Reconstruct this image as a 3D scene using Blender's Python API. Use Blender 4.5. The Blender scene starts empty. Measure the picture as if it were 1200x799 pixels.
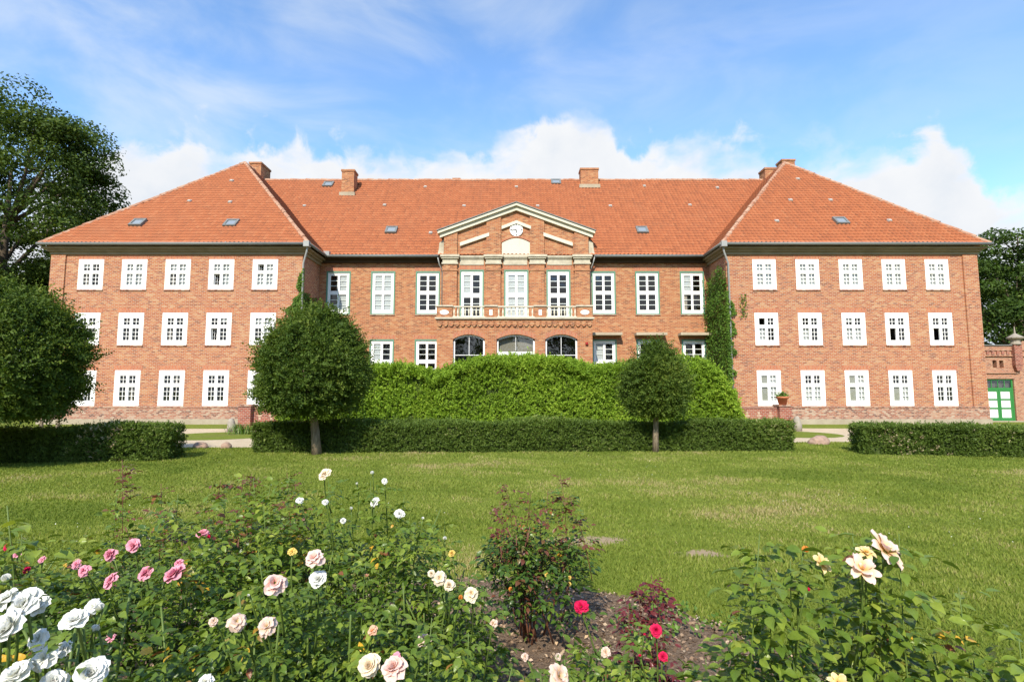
import bpy, bmesh, math, random
import numpy as np
from mathutils import Vector, Matrix
R = math.radians
random.seed(7)
rng = np.random.default_rng(11)
scene = bpy.context.scene
COL = scene.collection

# ------------------------------------------------------------------ camera
cam = bpy.data.cameras.new('camera')
cam_o = bpy.data.objects.new('camera', cam)
COL.objects.link(cam_o)
EYE = 1.9
cam.sensor_width = 36.0
cam.lens = 635 / 1200 * 36
cam.clip_start = 0.05
cam.clip_end = 3000
cam_o.location = (0, 0, EYE)
cam_o.rotation_euler = (R(90) + math.atan(58 / 635), 0, 0)
scene.camera = cam_o

# ------------------------------------------------------------------ light
SUN_EL, SUN_AZ = 40.0, 13.0          # behind the camera, a little to the left
S = Vector((-math.sin(R(SUN_AZ)) * math.cos(R(SUN_EL)), -math.cos(R(SUN_AZ)) * math.cos(R(SUN_EL)), math.sin(R(SUN_EL))))
sun = bpy.data.lights.new('sun', 'SUN')
sun.energy = 3.5
sun.angle = R(0.53)
sun.color = (1.0, 0.92, 0.77)
sun_o = bpy.data.objects.new('sun', sun)
COL.objects.link(sun_o)
sun_o.rotation_euler = S.to_track_quat('Z', 'Y').to_euler()
sun_o.location = (-20, -60, 60)
scene.view_settings.view_transform = 'Standard'
scene.view_settings.look = 'None'
scene.view_settings.gamma = 1
scene.view_settings.use_curve_mapping = False
scene.view_settings.exposure = 0.90

CLOUD_LINE = [(-0.7726, 0.2739), (-0.7208, 0.2982), (-0.6761, 0.3267), (-0.6608, 0.36), (-0.6366, 0.3956), (-0.5817, 0.4155), (-0.5444, 0.4303), (-0.5051, 0.3914), (-0.4699, 0.4109), (-0.4019, 0.4042), (-0.2865, 0.4289), (-0.2092, 0.4157), (-0.0978, 0.4333), (-0.0245, 0.4447), (0.0329, 0.4855), (0.0904, 0.5066), (0.1471, 0.4959), (0.188, 0.4557), (0.2172, 0.4261), (0.2637, 0.4313), (0.3165, 0.4321), (0.3806, 0.3968), (0.4159, 0.4073), (0.4941, 0.3743), (0.5618, 0.3748), (0.602, 0.3707), (0.6464, 0.3813), (0.6803, 0.3929), (0.6978, 0.356), (0.7223, 0.3208), (0.7426, 0.2814), (0.7704, 0.2409)]

class NT:
    """small helper for node trees"""
    def __init__(s, tree): s.t = tree; s.n = tree.nodes; s.l = tree.links
    def new(s, typ, **kw):
        n = s.n.new(typ)
        for k, v in kw.items(): setattr(n, k, v)
        return n
    def put(s, sock, v):
        if v is None: return
        if isinstance(v, bpy.types.NodeSocket): s.l.new(v, sock)
        else: sock.default_value = v
    def M(s, op, a, b=None, c=None, clamp=False):
        n = s.new('ShaderNodeMath', operation=op, use_clamp=clamp)
        s.put(n.inputs[0], a); s.put(n.inputs[1], b); s.put(n.inputs[2], c)
        return n.outputs[0]
    def VM(s, op, a, b=None):
        n = s.new('ShaderNodeVectorMath', operation=op)
        s.put(n.inputs[0], a); s.put(n.inputs[1], b)
        return n.outputs[0]
    def noise(s, vec, scale, detail=4, rough=0.55, dist=0.0):
        n = s.new('ShaderNodeTexNoise')
        s.put(n.inputs['Vector'], vec); n.inputs['Scale'].default_value = scale
        n.inputs['Detail'].default_value = detail; n.inputs['Roughness'].default_value = rough
        n.inputs['Distortion'].default_value = dist
        return n.outputs['Fac']
    def mix(s, fac, a, b, mode='MIX'):
        n = s.new('ShaderNodeMix', data_type='RGBA', blend_type=mode)
        s.put(n.inputs[0], fac); s.put(n.inputs[6], a); s.put(n.inputs[7], b)
        return n.outputs[2]
    def ramp(s, fac, stops, interp='LINEAR'):
        n = s.new('ShaderNodeValToRGB')
        cr = n.color_ramp; cr.interpolation = interp
        while len(cr.elements) < len(stops): cr.elements.new(0.5)
        for e, (p, c) in zip(cr.elements, stops):
            e.position = p; e.color = (c[0], c[1], c[2], 1) if len(c) == 3 else c
        s.put(n.inputs[0], fac)
        return n.outputs[0]
    def smooth(s, v, lo, hi):
        n = s.new('ShaderNodeMapRange', interpolation_type='SMOOTHSTEP')
        s.put(n.inputs[0], v); n.inputs[1].default_value = lo; n.inputs[2].default_value = hi
        return n.outputs[0]

world = bpy.data.worlds.new('World')
scene.world = world
world.use_nodes = True
W = NT(world.node_tree)
W.n.clear()
sky = W.new('ShaderNodeTexSky', sky_type='NISHITA')
sky.sun_disc = False
sky.sun_elevation = R(SUN_EL)
sky.sun_rotation = R(180 + SUN_AZ)
sky.altitude = 0
sky.air_density = 1.0
sky.dust_density = 0.3
sky.ozone_density = 2.0
tc = W.new('ShaderNodeTexCoord')
dirv = W.VM('NORMALIZE', tc.outputs['Generated'])
sep = W.new('ShaderNodeSeparateXYZ'); W.put(sep.inputs[0], dirv)
az = W.M('ARCTAN2', sep.outputs[0], sep.outputs[1])
el = W.M('ARCSINE', sep.outputs[2])
fc = W.new('ShaderNodeFloatCurve')
cu = fc.mapping.curves[0]
pts_ = [((a + 0.8) / 1.6, e) for a, e in CLOUD_LINE]
cu.points[0].location = (0.0, pts_[0][1]); cu.points[1].location = (1.0, pts_[-1][1])
for a, e in pts_[1:-1]: cu.points.new(a, e)
for p_ in cu.points: p_.handle_type = 'AUTO_CLAMPED'
fc.mapping.update()
W.put(fc.inputs['Value'], W.M('MULTIPLY_ADD', az, 1 / 1.6, 0.5, clamp=True))
etop = fc.outputs[0]
n_big = W.noise(dirv, 9.0, 3, 0.5)
n_fine = W.noise(dirv, 18.0, 8, 0.6, 0.3)
n_mid = W.noise(W.VM('ADD', dirv, (3.1, 0.4, 0.02)), 14.0, 6, 0.55)
h_ = W.M('SUBTRACT', W.M('SUBTRACT', etop, el), 0.004)
n_gap = W.noise(W.VM('MULTIPLY', W.VM('ADD', dirv, (7.3, 1.1, 0.37)), (1.0, 1.0, 1.7)), 6.5, 5, 0.55)
d1 = W.M('MULTIPLY_ADD', W.M('SUBTRACT', n_fine, 0.5), 0.15, h_)
d1 = W.M('MULTIPLY_ADD', W.M('SUBTRACT', n_big, 0.5), 0.13, d1)
body = W.smooth(d1, -0.012, 0.026)
# gaps of blue in the upper part of the bank, closing towards the roof line
gap = W.smooth(W.M('ADD', W.M('MULTIPLY', W.M('SUBTRACT', n_gap, 0.5), 1.0), W.M('MULTIPLY', h_, 2.4)), -0.13, 0.12)
body = W.M('MULTIPLY', body, W.M('MULTIPLY_ADD', gap, 0.80, 0.20))
# high streaky cirrus, stronger to the left
st = W.VM('MULTIPLY', dirv, (1.5, 1.5, 3.4))
cir = W.noise(st, 2.6, 6, 0.55, 0.5)
left = W.M('MULTIPLY_ADD', az, -0.55, 0.55, clamp=True)
cirrus = W.M('MULTIPLY', W.smooth(cir, 0.34, 0.78), W.M('MULTIPLY_ADD', left, 0.62, 0.10))
# sunlit upper edges white, underside pale blue-grey
lit = W.M('MULTIPLY_ADD', W.M('SUBTRACT', n_mid, 0.5), 0.30, W.M('MULTIPLY', d1, 0.9))
ccol = W.ramp(W.M('MULTIPLY_ADD', lit, 2.6, 0.25, clamp=True), [(0.0, (3.6, 3.6, 3.6)), (0.45, (3.15, 3.25, 3.4)), (1.0, (2.3, 2.65, 3.1))])
skycol = W.mix(1.0, sky.outputs[0], (0.86, 1.02, 1.13, 1), 'MULTIPLY')
c1 = W.mix(cirrus, skycol, (3.0, 3.25, 3.5, 1))
c2 = W.mix(body, c1, ccol)
# below the horizon plain
bg = W.new('ShaderNodeBackground')
W.put(bg.inputs['Color'], c2)
bg.inputs['Strength'].default_value = 0.15
out = W.new('ShaderNodeOutputWorld')
W.l.new(bg.outputs[0], out.inputs['Surface'])

# ------------------------------------------------------------------ materials
def mat(name, col=None, rough=0.6, spec=0.3, metal=0.0):
    m = bpy.data.materials.new(name); m.use_nodes = True
    t = NT(m.node_tree)
    b = t.n['Principled BSDF']
    if col: b.inputs['Base Color'].default_value = (*col, 1)
    b.inputs['Roughness'].default_value = rough
    b.inputs['Specular IOR Level'].default_value = spec
    b.inputs['Metallic'].default_value = metal
    return m, t, b

def bump(t, b, h, strength=0.4, dist=0.02):
    n = t.new('ShaderNodeBump'); n.inputs['Strength'].default_value = strength; n.inputs['Distance'].default_value = dist
    t.put(n.inputs['Height'], h); t.put(b.inputs['Normal'], n.outputs[0])

def objco(t): return t.new('ShaderNodeTexCoord').outputs['Object']

def brick_mat(name, tones, mortar, vertical=False, w=0.19, h=0.083, sills=()):
    m, t, b = mat(name, rough=0.85, spec=0.2)
    co = objco(t)
    s = t.new('ShaderNodeSeparateXYZ'); t.put(s.inputs[0], co)
    u = t.M('ADD', s.outputs[0], s.outputs[1]); v = s.outputs[2]
    cb = t.new('ShaderNodeCombineXYZ')
    t.put(cb.inputs[0], v if vertical else u); t.put(cb.inputs[1], u if vertical else v)
    br = t.new('ShaderNodeTexBrick')
    br.offset = 0.5
    t.put(br.inputs['Vector'], cb.outputs[0])
    br.inputs['Color1'].default_value = (0, 0, 0, 1); br.inputs['Color2'].default_value = (1, 1, 1, 1)
    br.inputs['Mortar'].default_value = (0.5, 0.5, 0.5, 1)
    br.inputs['Scale'].default_value = 1; br.inputs['Mortar Size'].default_value = 0.0125
    br.inputs['Mortar Smooth'].default_value = 0.3
    br.inputs['Brick Width'].default_value = w; br.inputs['Row Height'].default_value = h
    r = t.M('FRACT', t.M('MULTIPLY', t.ramp(br.outputs[0], [(0, (0, 0, 0)), (1, (1, 1, 1))]), 1.0))
    # per-brick variation plus patches
    nb = t.noise(co, 0.55, 5, 0.6)
    nm = t.noise(co, 2.4, 4, 0.6)
    k = t.M('ADD', t.M('MULTIPLY', r, 0.95), t.M('MULTIPLY', t.M('SUBTRACT', nm, 0.47), 0.8), clamp=True)
    n = len(tones)
    c = t.ramp(k, [(i / (n - 1), tn) for i, tn in enumerate(tones)])
    c = t.mix(t.smooth(nb, 0.5, 0.75), c, (0.55, 0.36, 0.25, 1), 'MULTIPLY') if False else c
    grime = t.smooth(t.noise(co, 0.9, 6, 0.7, 0.5), 0.56, 0.80)
    c = t.mix(t.M('MULTIPLY', grime, 0.32), c, (0.20, 0.12, 0.09, 1))
    pale = t.smooth(t.noise(t.VM('ADD', co, (9, 4, 3)), 0.7, 6, 0.65), 0.56, 0.78)
    c = t.mix(t.M('MULTIPLY', pale, 0.42), c, (0.50, 0.28, 0.16, 1))
    for z0 in sills:      # runs of dirt and lime below the sills
        band = t.M('MULTIPLY', t.smooth(v, z0 - 1.1, z0 - 0.15), t.M('LESS_THAN', v, z0))
        run = t.smooth(t.noise(t.VM('MULTIPLY', t.VM('ADD', co, (z0, 0, 0)), (1.0, 1.0, 0.45)), 1.1, 6, 0.7), 0.47, 0.68)
        c = t.mix(t.M('MULTIPLY', t.M('MULTIPLY', band, run), 0.6), c, t.mix(t.noise(co, 1.3, 2), (0.20, 0.13, 0.10, 1), (0.46, 0.33, 0.26, 1)))
    # rain-washed grey-pink bloom in patches, darker soot runs
    wash = t.smooth(t.noise(t.VM('ADD', t.VM('MULTIPLY', co, (1.0, 1.0, 0.8)), (2, 8, 5)), 0.42, 7, 0.72, 0.8), 0.52, 0.72)
    c = t.mix(t.M('MULTIPLY', wash, t.M('MULTIPLY', t.smooth(t.noise(co, 6, 4, 0.7), 0.4, 0.65), 0.55)), c, (0.35, 0.20, 0.13, 1))
    c = t.mix(br.outputs[1], c, (*mortar, 1))
    t.put(b.inputs['Base Color'], c)
    bump(t, b, t.M('SUBTRACT', t.M('MULTIPLY', t.noise(co, 30, 3), 0.4), br.outputs[1]), 0.5, 0.012)
    return m

TONES = [(0.191, 0.074, 0.043), (0.300, 0.095, 0.043), (0.352, 0.113, 0.048), (0.373, 0.136, 0.057), (0.390, 0.165, 0.070), (0.425, 0.240, 0.125)]
M_brick = brick_mat('brick_facade', TONES, (0.42, 0.30, 0.22), w=0.24, h=0.088, sills=(0.800, 0.800, 0.800))
M_brickmain = brick_mat('brick_centre', [(0.196, 0.079, 0.042), (0.313, 0.102, 0.046), (0.376, 0.130, 0.054), (0.410, 0.163, 0.068), (0.449, 0.242, 0.120)], (0.391, 0.250, 0.150), w=0.24, h=0.088)
M_solid = brick_mat('brick_soldier', [(0.350, 0.101, 0.055), (0.423, 0.129, 0.064), (0.460, 0.175, 0.083)], (0.386, 0.248, 0.166), vertical=True)
M_plinth = brick_mat('brick_plinth', [(0.128, 0.056, 0.044), (0.272, 0.096, 0.060), (0.352, 0.136, 0.080), (0.400, 0.224, 0.152), (0.448, 0.336, 0.248)], (0.336, 0.272, 0.216))
M_redbrick = brick_mat('brick_garden_wall', [(0.17, 0.05, 0.035), (0.26, 0.065, 0.042), (0.31, 0.085, 0.052), (0.34, 0.13, 0.085)], (0.34, 0.24, 0.19))
M_shedbrick = brick_mat('brick_outbuilding', [(0.221, 0.092, 0.064), (0.350, 0.138, 0.078), (0.405, 0.175, 0.101), (0.423, 0.239, 0.147)], (0.368, 0.276, 0.202))

def stone_mat(name, c1, c2, scale=3.0):
    m, t, b = mat(name, rough=0.85, spec=0.2)
    co = objco(t)
    n = t.noise(co, scale, 7, 0.65)
    c = t.ramp(n, [(0.3, c1), (0.7, c2)])
    st_ = t.smooth(t.noise(t.VM('MULTIPLY', co, (5, 5, 0.7)), 1.2, 5, 0.7), 0.55, 0.85)
    c = t.mix(t.M('MULTIPLY', st_, 0.45), c, (c1[0] * 0.55, c1[1] * 0.52, c1[2] * 0.46, 1))
    t.put(b.inputs['Base Color'], c)
    bump(t, b, t.noise(co, scale * 8, 4), 0.25, 0.02)
    return m
M_stone = stone_mat('sandstone_trim', (0.36, 0.32, 0.24), (0.54, 0.49, 0.38))
M_cream = stone_mat('cream_render', (0.581, 0.537, 0.422), (0.634, 0.590, 0.476), 1.0)
M_base = stone_mat('granite_base', (0.302, 0.252, 0.180), (0.403, 0.346, 0.259), 2.2)
M_cornice = stone_mat('cornice_boards', (0.20, 0.16, 0.10), (0.27, 0.22, 0.14), 1.5)
M_palebrick = stone_mat('pale_brick', (0.36, 0.22, 0.15), (0.50, 0.38, 0.28), 9)
M_eave = stone_mat('eave_boards', (0.055, 0.035, 0.022), (0.09, 0.055, 0.035), 1.5)
M_boulder = stone_mat('boulder_stone', (0.24, 0.17, 0.13), (0.42, 0.28, 0.21), 9)
M_bollard = stone_mat('bollard_stone', (0.26, 0.23, 0.19), (0.36, 0.32, 0.26), 7)
M_canopy = stone_mat('canopy_concrete', (0.34, 0.28, 0.20), (0.44, 0.37, 0.27), 4)

def painted(name, c, rough=0.45, dirt=0.12):
    m, t, b = mat(name, rough=rough, spec=0.35)
    co = objco(t)
    n = t.smooth(t.noise(co, 2.5, 6, 0.7), 0.45, 0.85)
    t.put(b.inputs['Base Color'], t.mix(t.M('MULTIPLY', n, dirt), (*c, 1), (c[0] * 0.6, c[1] * 0.57, c[2] * 0.5, 1)))
    return m
M_white = painted('white_paint', (0.80, 0.79, 0.77))
M_green = painted('green_frame_paint', (0.10, 0.23, 0.15), 0.5, 0.4)
M_doorgreen = painted('green_door_paint', (0.035, 0.20, 0.05), 0.4)
M_zinc = painted('weathered_zinc', (0.165, 0.173, 0.165), 0.5, 0.5)
M_pipe = painted('pale_zinc_pipe', (0.310, 0.316, 0.310), 0.4, 0.5)
M_dark = mat('dark_metal', (0.03, 0.03, 0.03), 0.5)[0]
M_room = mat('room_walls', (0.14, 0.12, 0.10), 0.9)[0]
M_red = mat('red_lacquer', (0.30, 0.02, 0.02), 0.4)[0]
M_black = mat('black_paint', (0.02, 0.02, 0.02), 0.5)[0]
M_terracotta = painted('terracotta', (0.50, 0.17, 0.08), 0.8, 0.4)
M_mortar = stone_mat('ridge_mortar', (0.45, 0.22, 0.13), (0.60, 0.48, 0.38), 6)

def cloth(name, c):
    m, t, b = mat(name, c, 0.9, 0.1)
    w = t.new('ShaderNodeTexWave', wave_type='BANDS', bands_direction='X')
    t.put(w.inputs['Vector'], objco(t)); w.inputs['Scale'].default_value = 5; w.inputs['Distortion'].default_value = 2
    bump(t, b, w.outputs['Fac'], 0.6, 0.05)
    return m
M_curtain = cloth('net_curtain', (0.62, 0.63, 0.64))
M_drape = cloth('patterned_drape', (0.45, 0.38, 0.32))
M_blind = mat('grey_blind', (0.30, 0.29, 0.25), 0.8)[0]

m, t, b = mat('window_glass')
M_glass = m
t.n.remove(b)
fr = t.new('ShaderNodeLayerWeight'); fr.inputs['Blend'].default_value = 0.5
tr = t.new('ShaderNodeBsdfTransparent'); tr.inputs[0].default_value = (0.86, 0.89, 0.88, 1)
gl = t.new('ShaderNodeBsdfGlossy'); gl.inputs['Roughness'].default_value = 0.015; gl.inputs[0].default_value = (0.95, 0.97, 1, 1)
bn = t.new('ShaderNodeBump'); bn.inputs['Strength'].default_value = 0.12; bn.inputs['Distance'].default_value = 0.05
t.put(bn.inputs['Height'], t.noise(objco(t), 1.6, 2)); t.put(gl.inputs['Normal'], bn.outputs[0]); 
mx = t.new('ShaderNodeMixShader')
t.put(mx.inputs[0], t.M('MULTIPLY_ADD', t.M('POWER', fr.outputs['Facing'], 4.0), 0.85, 0.07, clamp=True)); t.l.new(tr.outputs[0], mx.inputs[1]); t.l.new(gl.outputs[0], mx.inputs[2])
t.l.new(mx.outputs[0], t.n['Material Output'].inputs[0])

def tint_attr(t): return t.new('ShaderNodeAttribute', attribute_name='tint').outputs['Fac']

m, t, b = mat('clay_pantiles', rough=0.75, spec=0.25)
M_tile = m
co = objco(t)
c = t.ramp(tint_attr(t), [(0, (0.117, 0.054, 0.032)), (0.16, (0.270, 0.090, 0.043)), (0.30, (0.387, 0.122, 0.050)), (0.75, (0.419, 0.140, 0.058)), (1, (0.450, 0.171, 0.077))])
c = t.mix(t.M('MULTIPLY', t.smooth(t.noise(co, 0.35, 6, 0.65), 0.5, 0.8), 0.45), c, (0.30, 0.13, 0.07, 1))
c = t.mix(t.M('MULTIPLY', t.smooth(t.noise(t.VM('MULTIPLY', co, (3, 0.6, 0.6)), 1.1, 6, 0.7), 0.6, 0.8), 0.5), c, (0.20, 0.11, 0.06, 1))
c = t.mix(t.M('MULTIPLY', t.smooth(t.noise(t.VM('ADD', co, (5, 2, 9)), 2.6, 7, 0.75), 0.60, 0.74), 0.40), c, (0.36, 0.24, 0.14, 1))
c = t.mix(t.M('MULTIPLY', t.smooth(t.noise(t.VM('MULTIPLY', co, (2.2, 0.25, 0.25)), 0.9, 5, 0.7), 0.54, 0.72), 0.35), c, (0.28, 0.11, 0.06, 1))
t.put(b.inputs['Base Color'], c)

def leaf_mat(name, stops, rough=0.5, spec=0.35, trans=0.25):
    m, t, b = mat(name, rough=rough, spec=spec)
    c = t.ramp(tint_attr(t), stops)
    t.put(b.inputs['Base Color'], c)
    tl = t.new('ShaderNodeBsdfTranslucent')
    t.put(tl.inputs[0], t.mix(1.0, c, (1.3, 1.25, 0.5, 1), 'MULTIPLY'))
    ms = t.new('ShaderNodeMixShader'); ms.inputs[0].default_value = trans
    t.l.new(b.outputs[0], ms.inputs[1]); t.l.new(tl.outputs[0], ms.inputs[2])
    t.l.new(ms.outputs[0], t.n['Material Output'].inputs[0])
    return m
L_round = leaf_mat('clipped_lime_leaf', [(0, (0.047, 0.087, 0.013)), (0.6, (0.091, 0.144, 0.019)), (1, (0.175, 0.219, 0.033))], 0.6, 0.2, 0.3)
L_hedge = leaf_mat('low_hedge_leaf', [(0, (0.066, 0.108, 0.016)), (0.6, (0.117, 0.182, 0.030)), (0.93, (0.204, 0.270, 0.054)), (1, (0.525, 0.432, 0.270))], 0.55, 0.25, 0.3)
L_big = leaf_mat('bright_hedge_leaf', [(0, (0.153, 0.258, 0.025)), (0.6, (0.244, 0.377, 0.036)), (1, (0.362, 0.486, 0.062))], 0.6, 0.2, 0.35)
L_tree = leaf_mat('oak_leaf', [(0, (0.034, 0.063, 0.011)), (0.6, (0.075, 0.121, 0.020)), (1, (0.149, 0.196, 0.034))], 0.6, 0.2, 0.3)
L_tree2 = leaf_mat('dark_tree_leaf', [(0, (0.029, 0.057, 0.011)), (0.6, (0.063, 0.115, 0.018)), (1, (0.127, 0.184, 0.030))], 0.6, 0.2, 0.3)
L_ivy = leaf_mat('ivy_leaf', [(0, (0.054, 0.108, 0.014)), (0.6, (0.102, 0.192, 0.024)), (1, (0.192, 0.300, 0.036))], 0.6, 0.2, 0.3)
L_rose = leaf_mat('rose_leaf', [(0, (0.057, 0.112, 0.017)), (0.45, (0.118, 0.189, 0.025)), (0.8, (0.213, 0.287, 0.037)), (0.93, (0.310, 0.364, 0.056)), (0.955, (0.261, 0.099, 0.041)), (0.985, (0.229, 0.084, 0.041)), (1, (0.712, 0.420, 0.041))], 0.38, 0.4, 0.32)
L_rosedark = leaf_mat('red_tinged_rose_leaf', [(0, (0.036, 0.078, 0.014)), (0.4, (0.066, 0.126, 0.019)), (0.66, (0.132, 0.204, 0.024)), (0.72, (0.168, 0.066, 0.036)), (0.9, (0.132, 0.036, 0.030)), (1, (0.480, 0.240, 0.024))], 0.35, 0.45, 0.2)
for m_ in (L_rose, L_rosedark):
    t = NT(m_.node_tree); b = t.n['Principled BSDF']
    co = objco(t)
    old = b.inputs['Base Color'].links[0].from_socket
    v_ = t.noise(co, 55, 3, 0.6)
    t.put(b.inputs['Base Color'], t.mix(t.M('MULTIPLY', t.smooth(v_, 0.42, 0.66), 0.35), old, t.mix(1.0, old, (0.55, 0.62, 0.5, 1), 'MULTIPLY')))
    bump(t, b, t.noise(co, 130, 3, 0.6), 0.35, 0.004)
    b.inputs['Roughness'].default_value = 0.33
L_redsprig = leaf_mat('wine_red_leaf', [(0, (0.06, 0.012, 0.015)), (1, (0.16, 0.03, 0.03))], 0.35, 0.45, 0.2)
L_grass = leaf_mat('grass_blade', [(0, (0.13, 0.185, 0.030)), (0.4, (0.215, 0.272, 0.047)), (0.72, (0.295, 0.330, 0.078)), (0.9, (0.35, 0.33, 0.12)), (1, (0.44, 0.37, 0.19))], 0.7, 0.1, 0.4)
L_weed = leaf_mat('weed_leaf', [(0, (0.05, 0.11, 0.015)), (1, (0.14, 0.24, 0.03))])
M_stem = mat('green_rose_stem', (0.10, 0.15, 0.03), 0.5)[0]
M_redstem = mat('reddish_rose_stem', (0.14, 0.06, 0.035), 0.5)[0]
M_hedgecore = stone_mat('hedge_shade_core', (0.035, 0.055, 0.012), (0.06, 0.085, 0.02), 6)  # dark green-brown for the added light-blocking core

m, t, b = mat('tree_bark', rough=0.9, spec=0.1)
M_bark = m
co = objco(t)
t.put(b.inputs['Base Color'], t.ramp(t.noise(t.VM('MULTIPLY', co, (6, 6, 1.2)), 3, 6, 0.7), [(0.3, (0.10, 0.075, 0.05)), (0.7, (0.34, 0.27, 0.19))]))
bump(t, b, t.noise(t.VM('MULTIPLY', co, (8, 8, 1.2)), 5, 5), 0.8, 0.04)
m, t, b = mat('dark_bark', rough=0.9, spec=0.1)
M_bark2 = m
t.put(b.inputs['Base Color'], t.ramp(t.noise(objco(t), 4, 6, 0.7), [(0.3, (0.05, 0.04, 0.03)), (0.7, (0.13, 0.10, 0.07))]))

def petal_mat(name, base, tip, trans=0.25):
    m, t, b = mat(name, rough=0.6, spec=0.2)
    c = t.ramp(tint_attr(t), [(0, base), (0.35, tuple((x * 0.6 + y * 0.4) for x, y in zip(base, tip))), (0.85, tip), (1, tip)])
    t.put(b.inputs['Base Color'], c)
    tl = t.new('ShaderNodeBsdfTranslucent'); t.put(tl.inputs[0], c)
    ms = t.new('ShaderNodeMixShader'); ms.inputs[0].default_value = trans
    t.l.new(b.outputs[0], ms.inputs[1]); t.l.new(tl.outputs[0], ms.inputs[2])
    t.l.new(ms.outputs[0], t.n['Material Output'].inputs[0])
    return m
PETAL = {
    'white': petal_mat('white_petal', (0.72, 0.72, 0.55), (0.80, 0.80, 0.77)),
    'cream': petal_mat('cream_petal', (0.72, 0.50, 0.22), (0.80, 0.71, 0.56)),
    'peach': petal_mat('peach_pink_petal', (0.75, 0.36, 0.26), (0.80, 0.62, 0.56)),
    'faded': petal_mat('faded_pink_petal', (0.55, 0.36, 0.14), (0.76, 0.58, 0.50)),
    'pink': petal_mat('pink_petal', (0.62, 0.08, 0.18), (0.78, 0.36, 0.44)),
    'crimson': petal_mat('crimson_petal', (0.38, 0.004, 0.03), (0.62, 0.012, 0.085)),
    'yellow': petal_mat('yellow_petal', (0.70, 0.40, 0.03), (0.74, 0.55, 0.16)),
    'orange': petal_mat('orange_petal', (0.66, 0.18, 0.02), (0.70, 0.30, 0.06)),
    'open': petal_mat('yellow_hearted_petal', (0.78, 0.46, 0.06), (0.80, 0.60, 0.56)),
    'yellowopen': petal_mat('yellow_cream_petal', (0.74, 0.42, 0.05), (0.78, 0.64, 0.36)),
    'peachbud': petal_mat('salmon_petal', (0.72, 0.34, 0.12), (0.76, 0.46, 0.32)),
}

# ------------------------------------------------------------------ mesh helpers
ORG = {}
def link(name, me, parent=None):
    o = bpy.data.objects.new(name, me)
    COL.objects.link(o)
    if parent is not None:
        o.parent = parent
        ORG[o] = ORG[parent]
    else:
        ORG[o] = Vector((0, 0, 0))
    return o

def thing(name, label, cat, loc, group=None):
    o = bpy.data.objects.new(name, None)
    COL.objects.link(o)
    o.location = loc
    o.empty_display_size = 0.3
    ORG[o] = Vector(loc)
    o['label'] = label; o['category'] = cat
    if group: o['group'] = group
    return o

def tag(o, label=None, cat=None, group=None, kind=None):
    if label: o['label'] = label
    if cat: o['category'] = cat
    if group: o['group'] = group
    if kind: o['kind'] = kind
    return o

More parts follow.
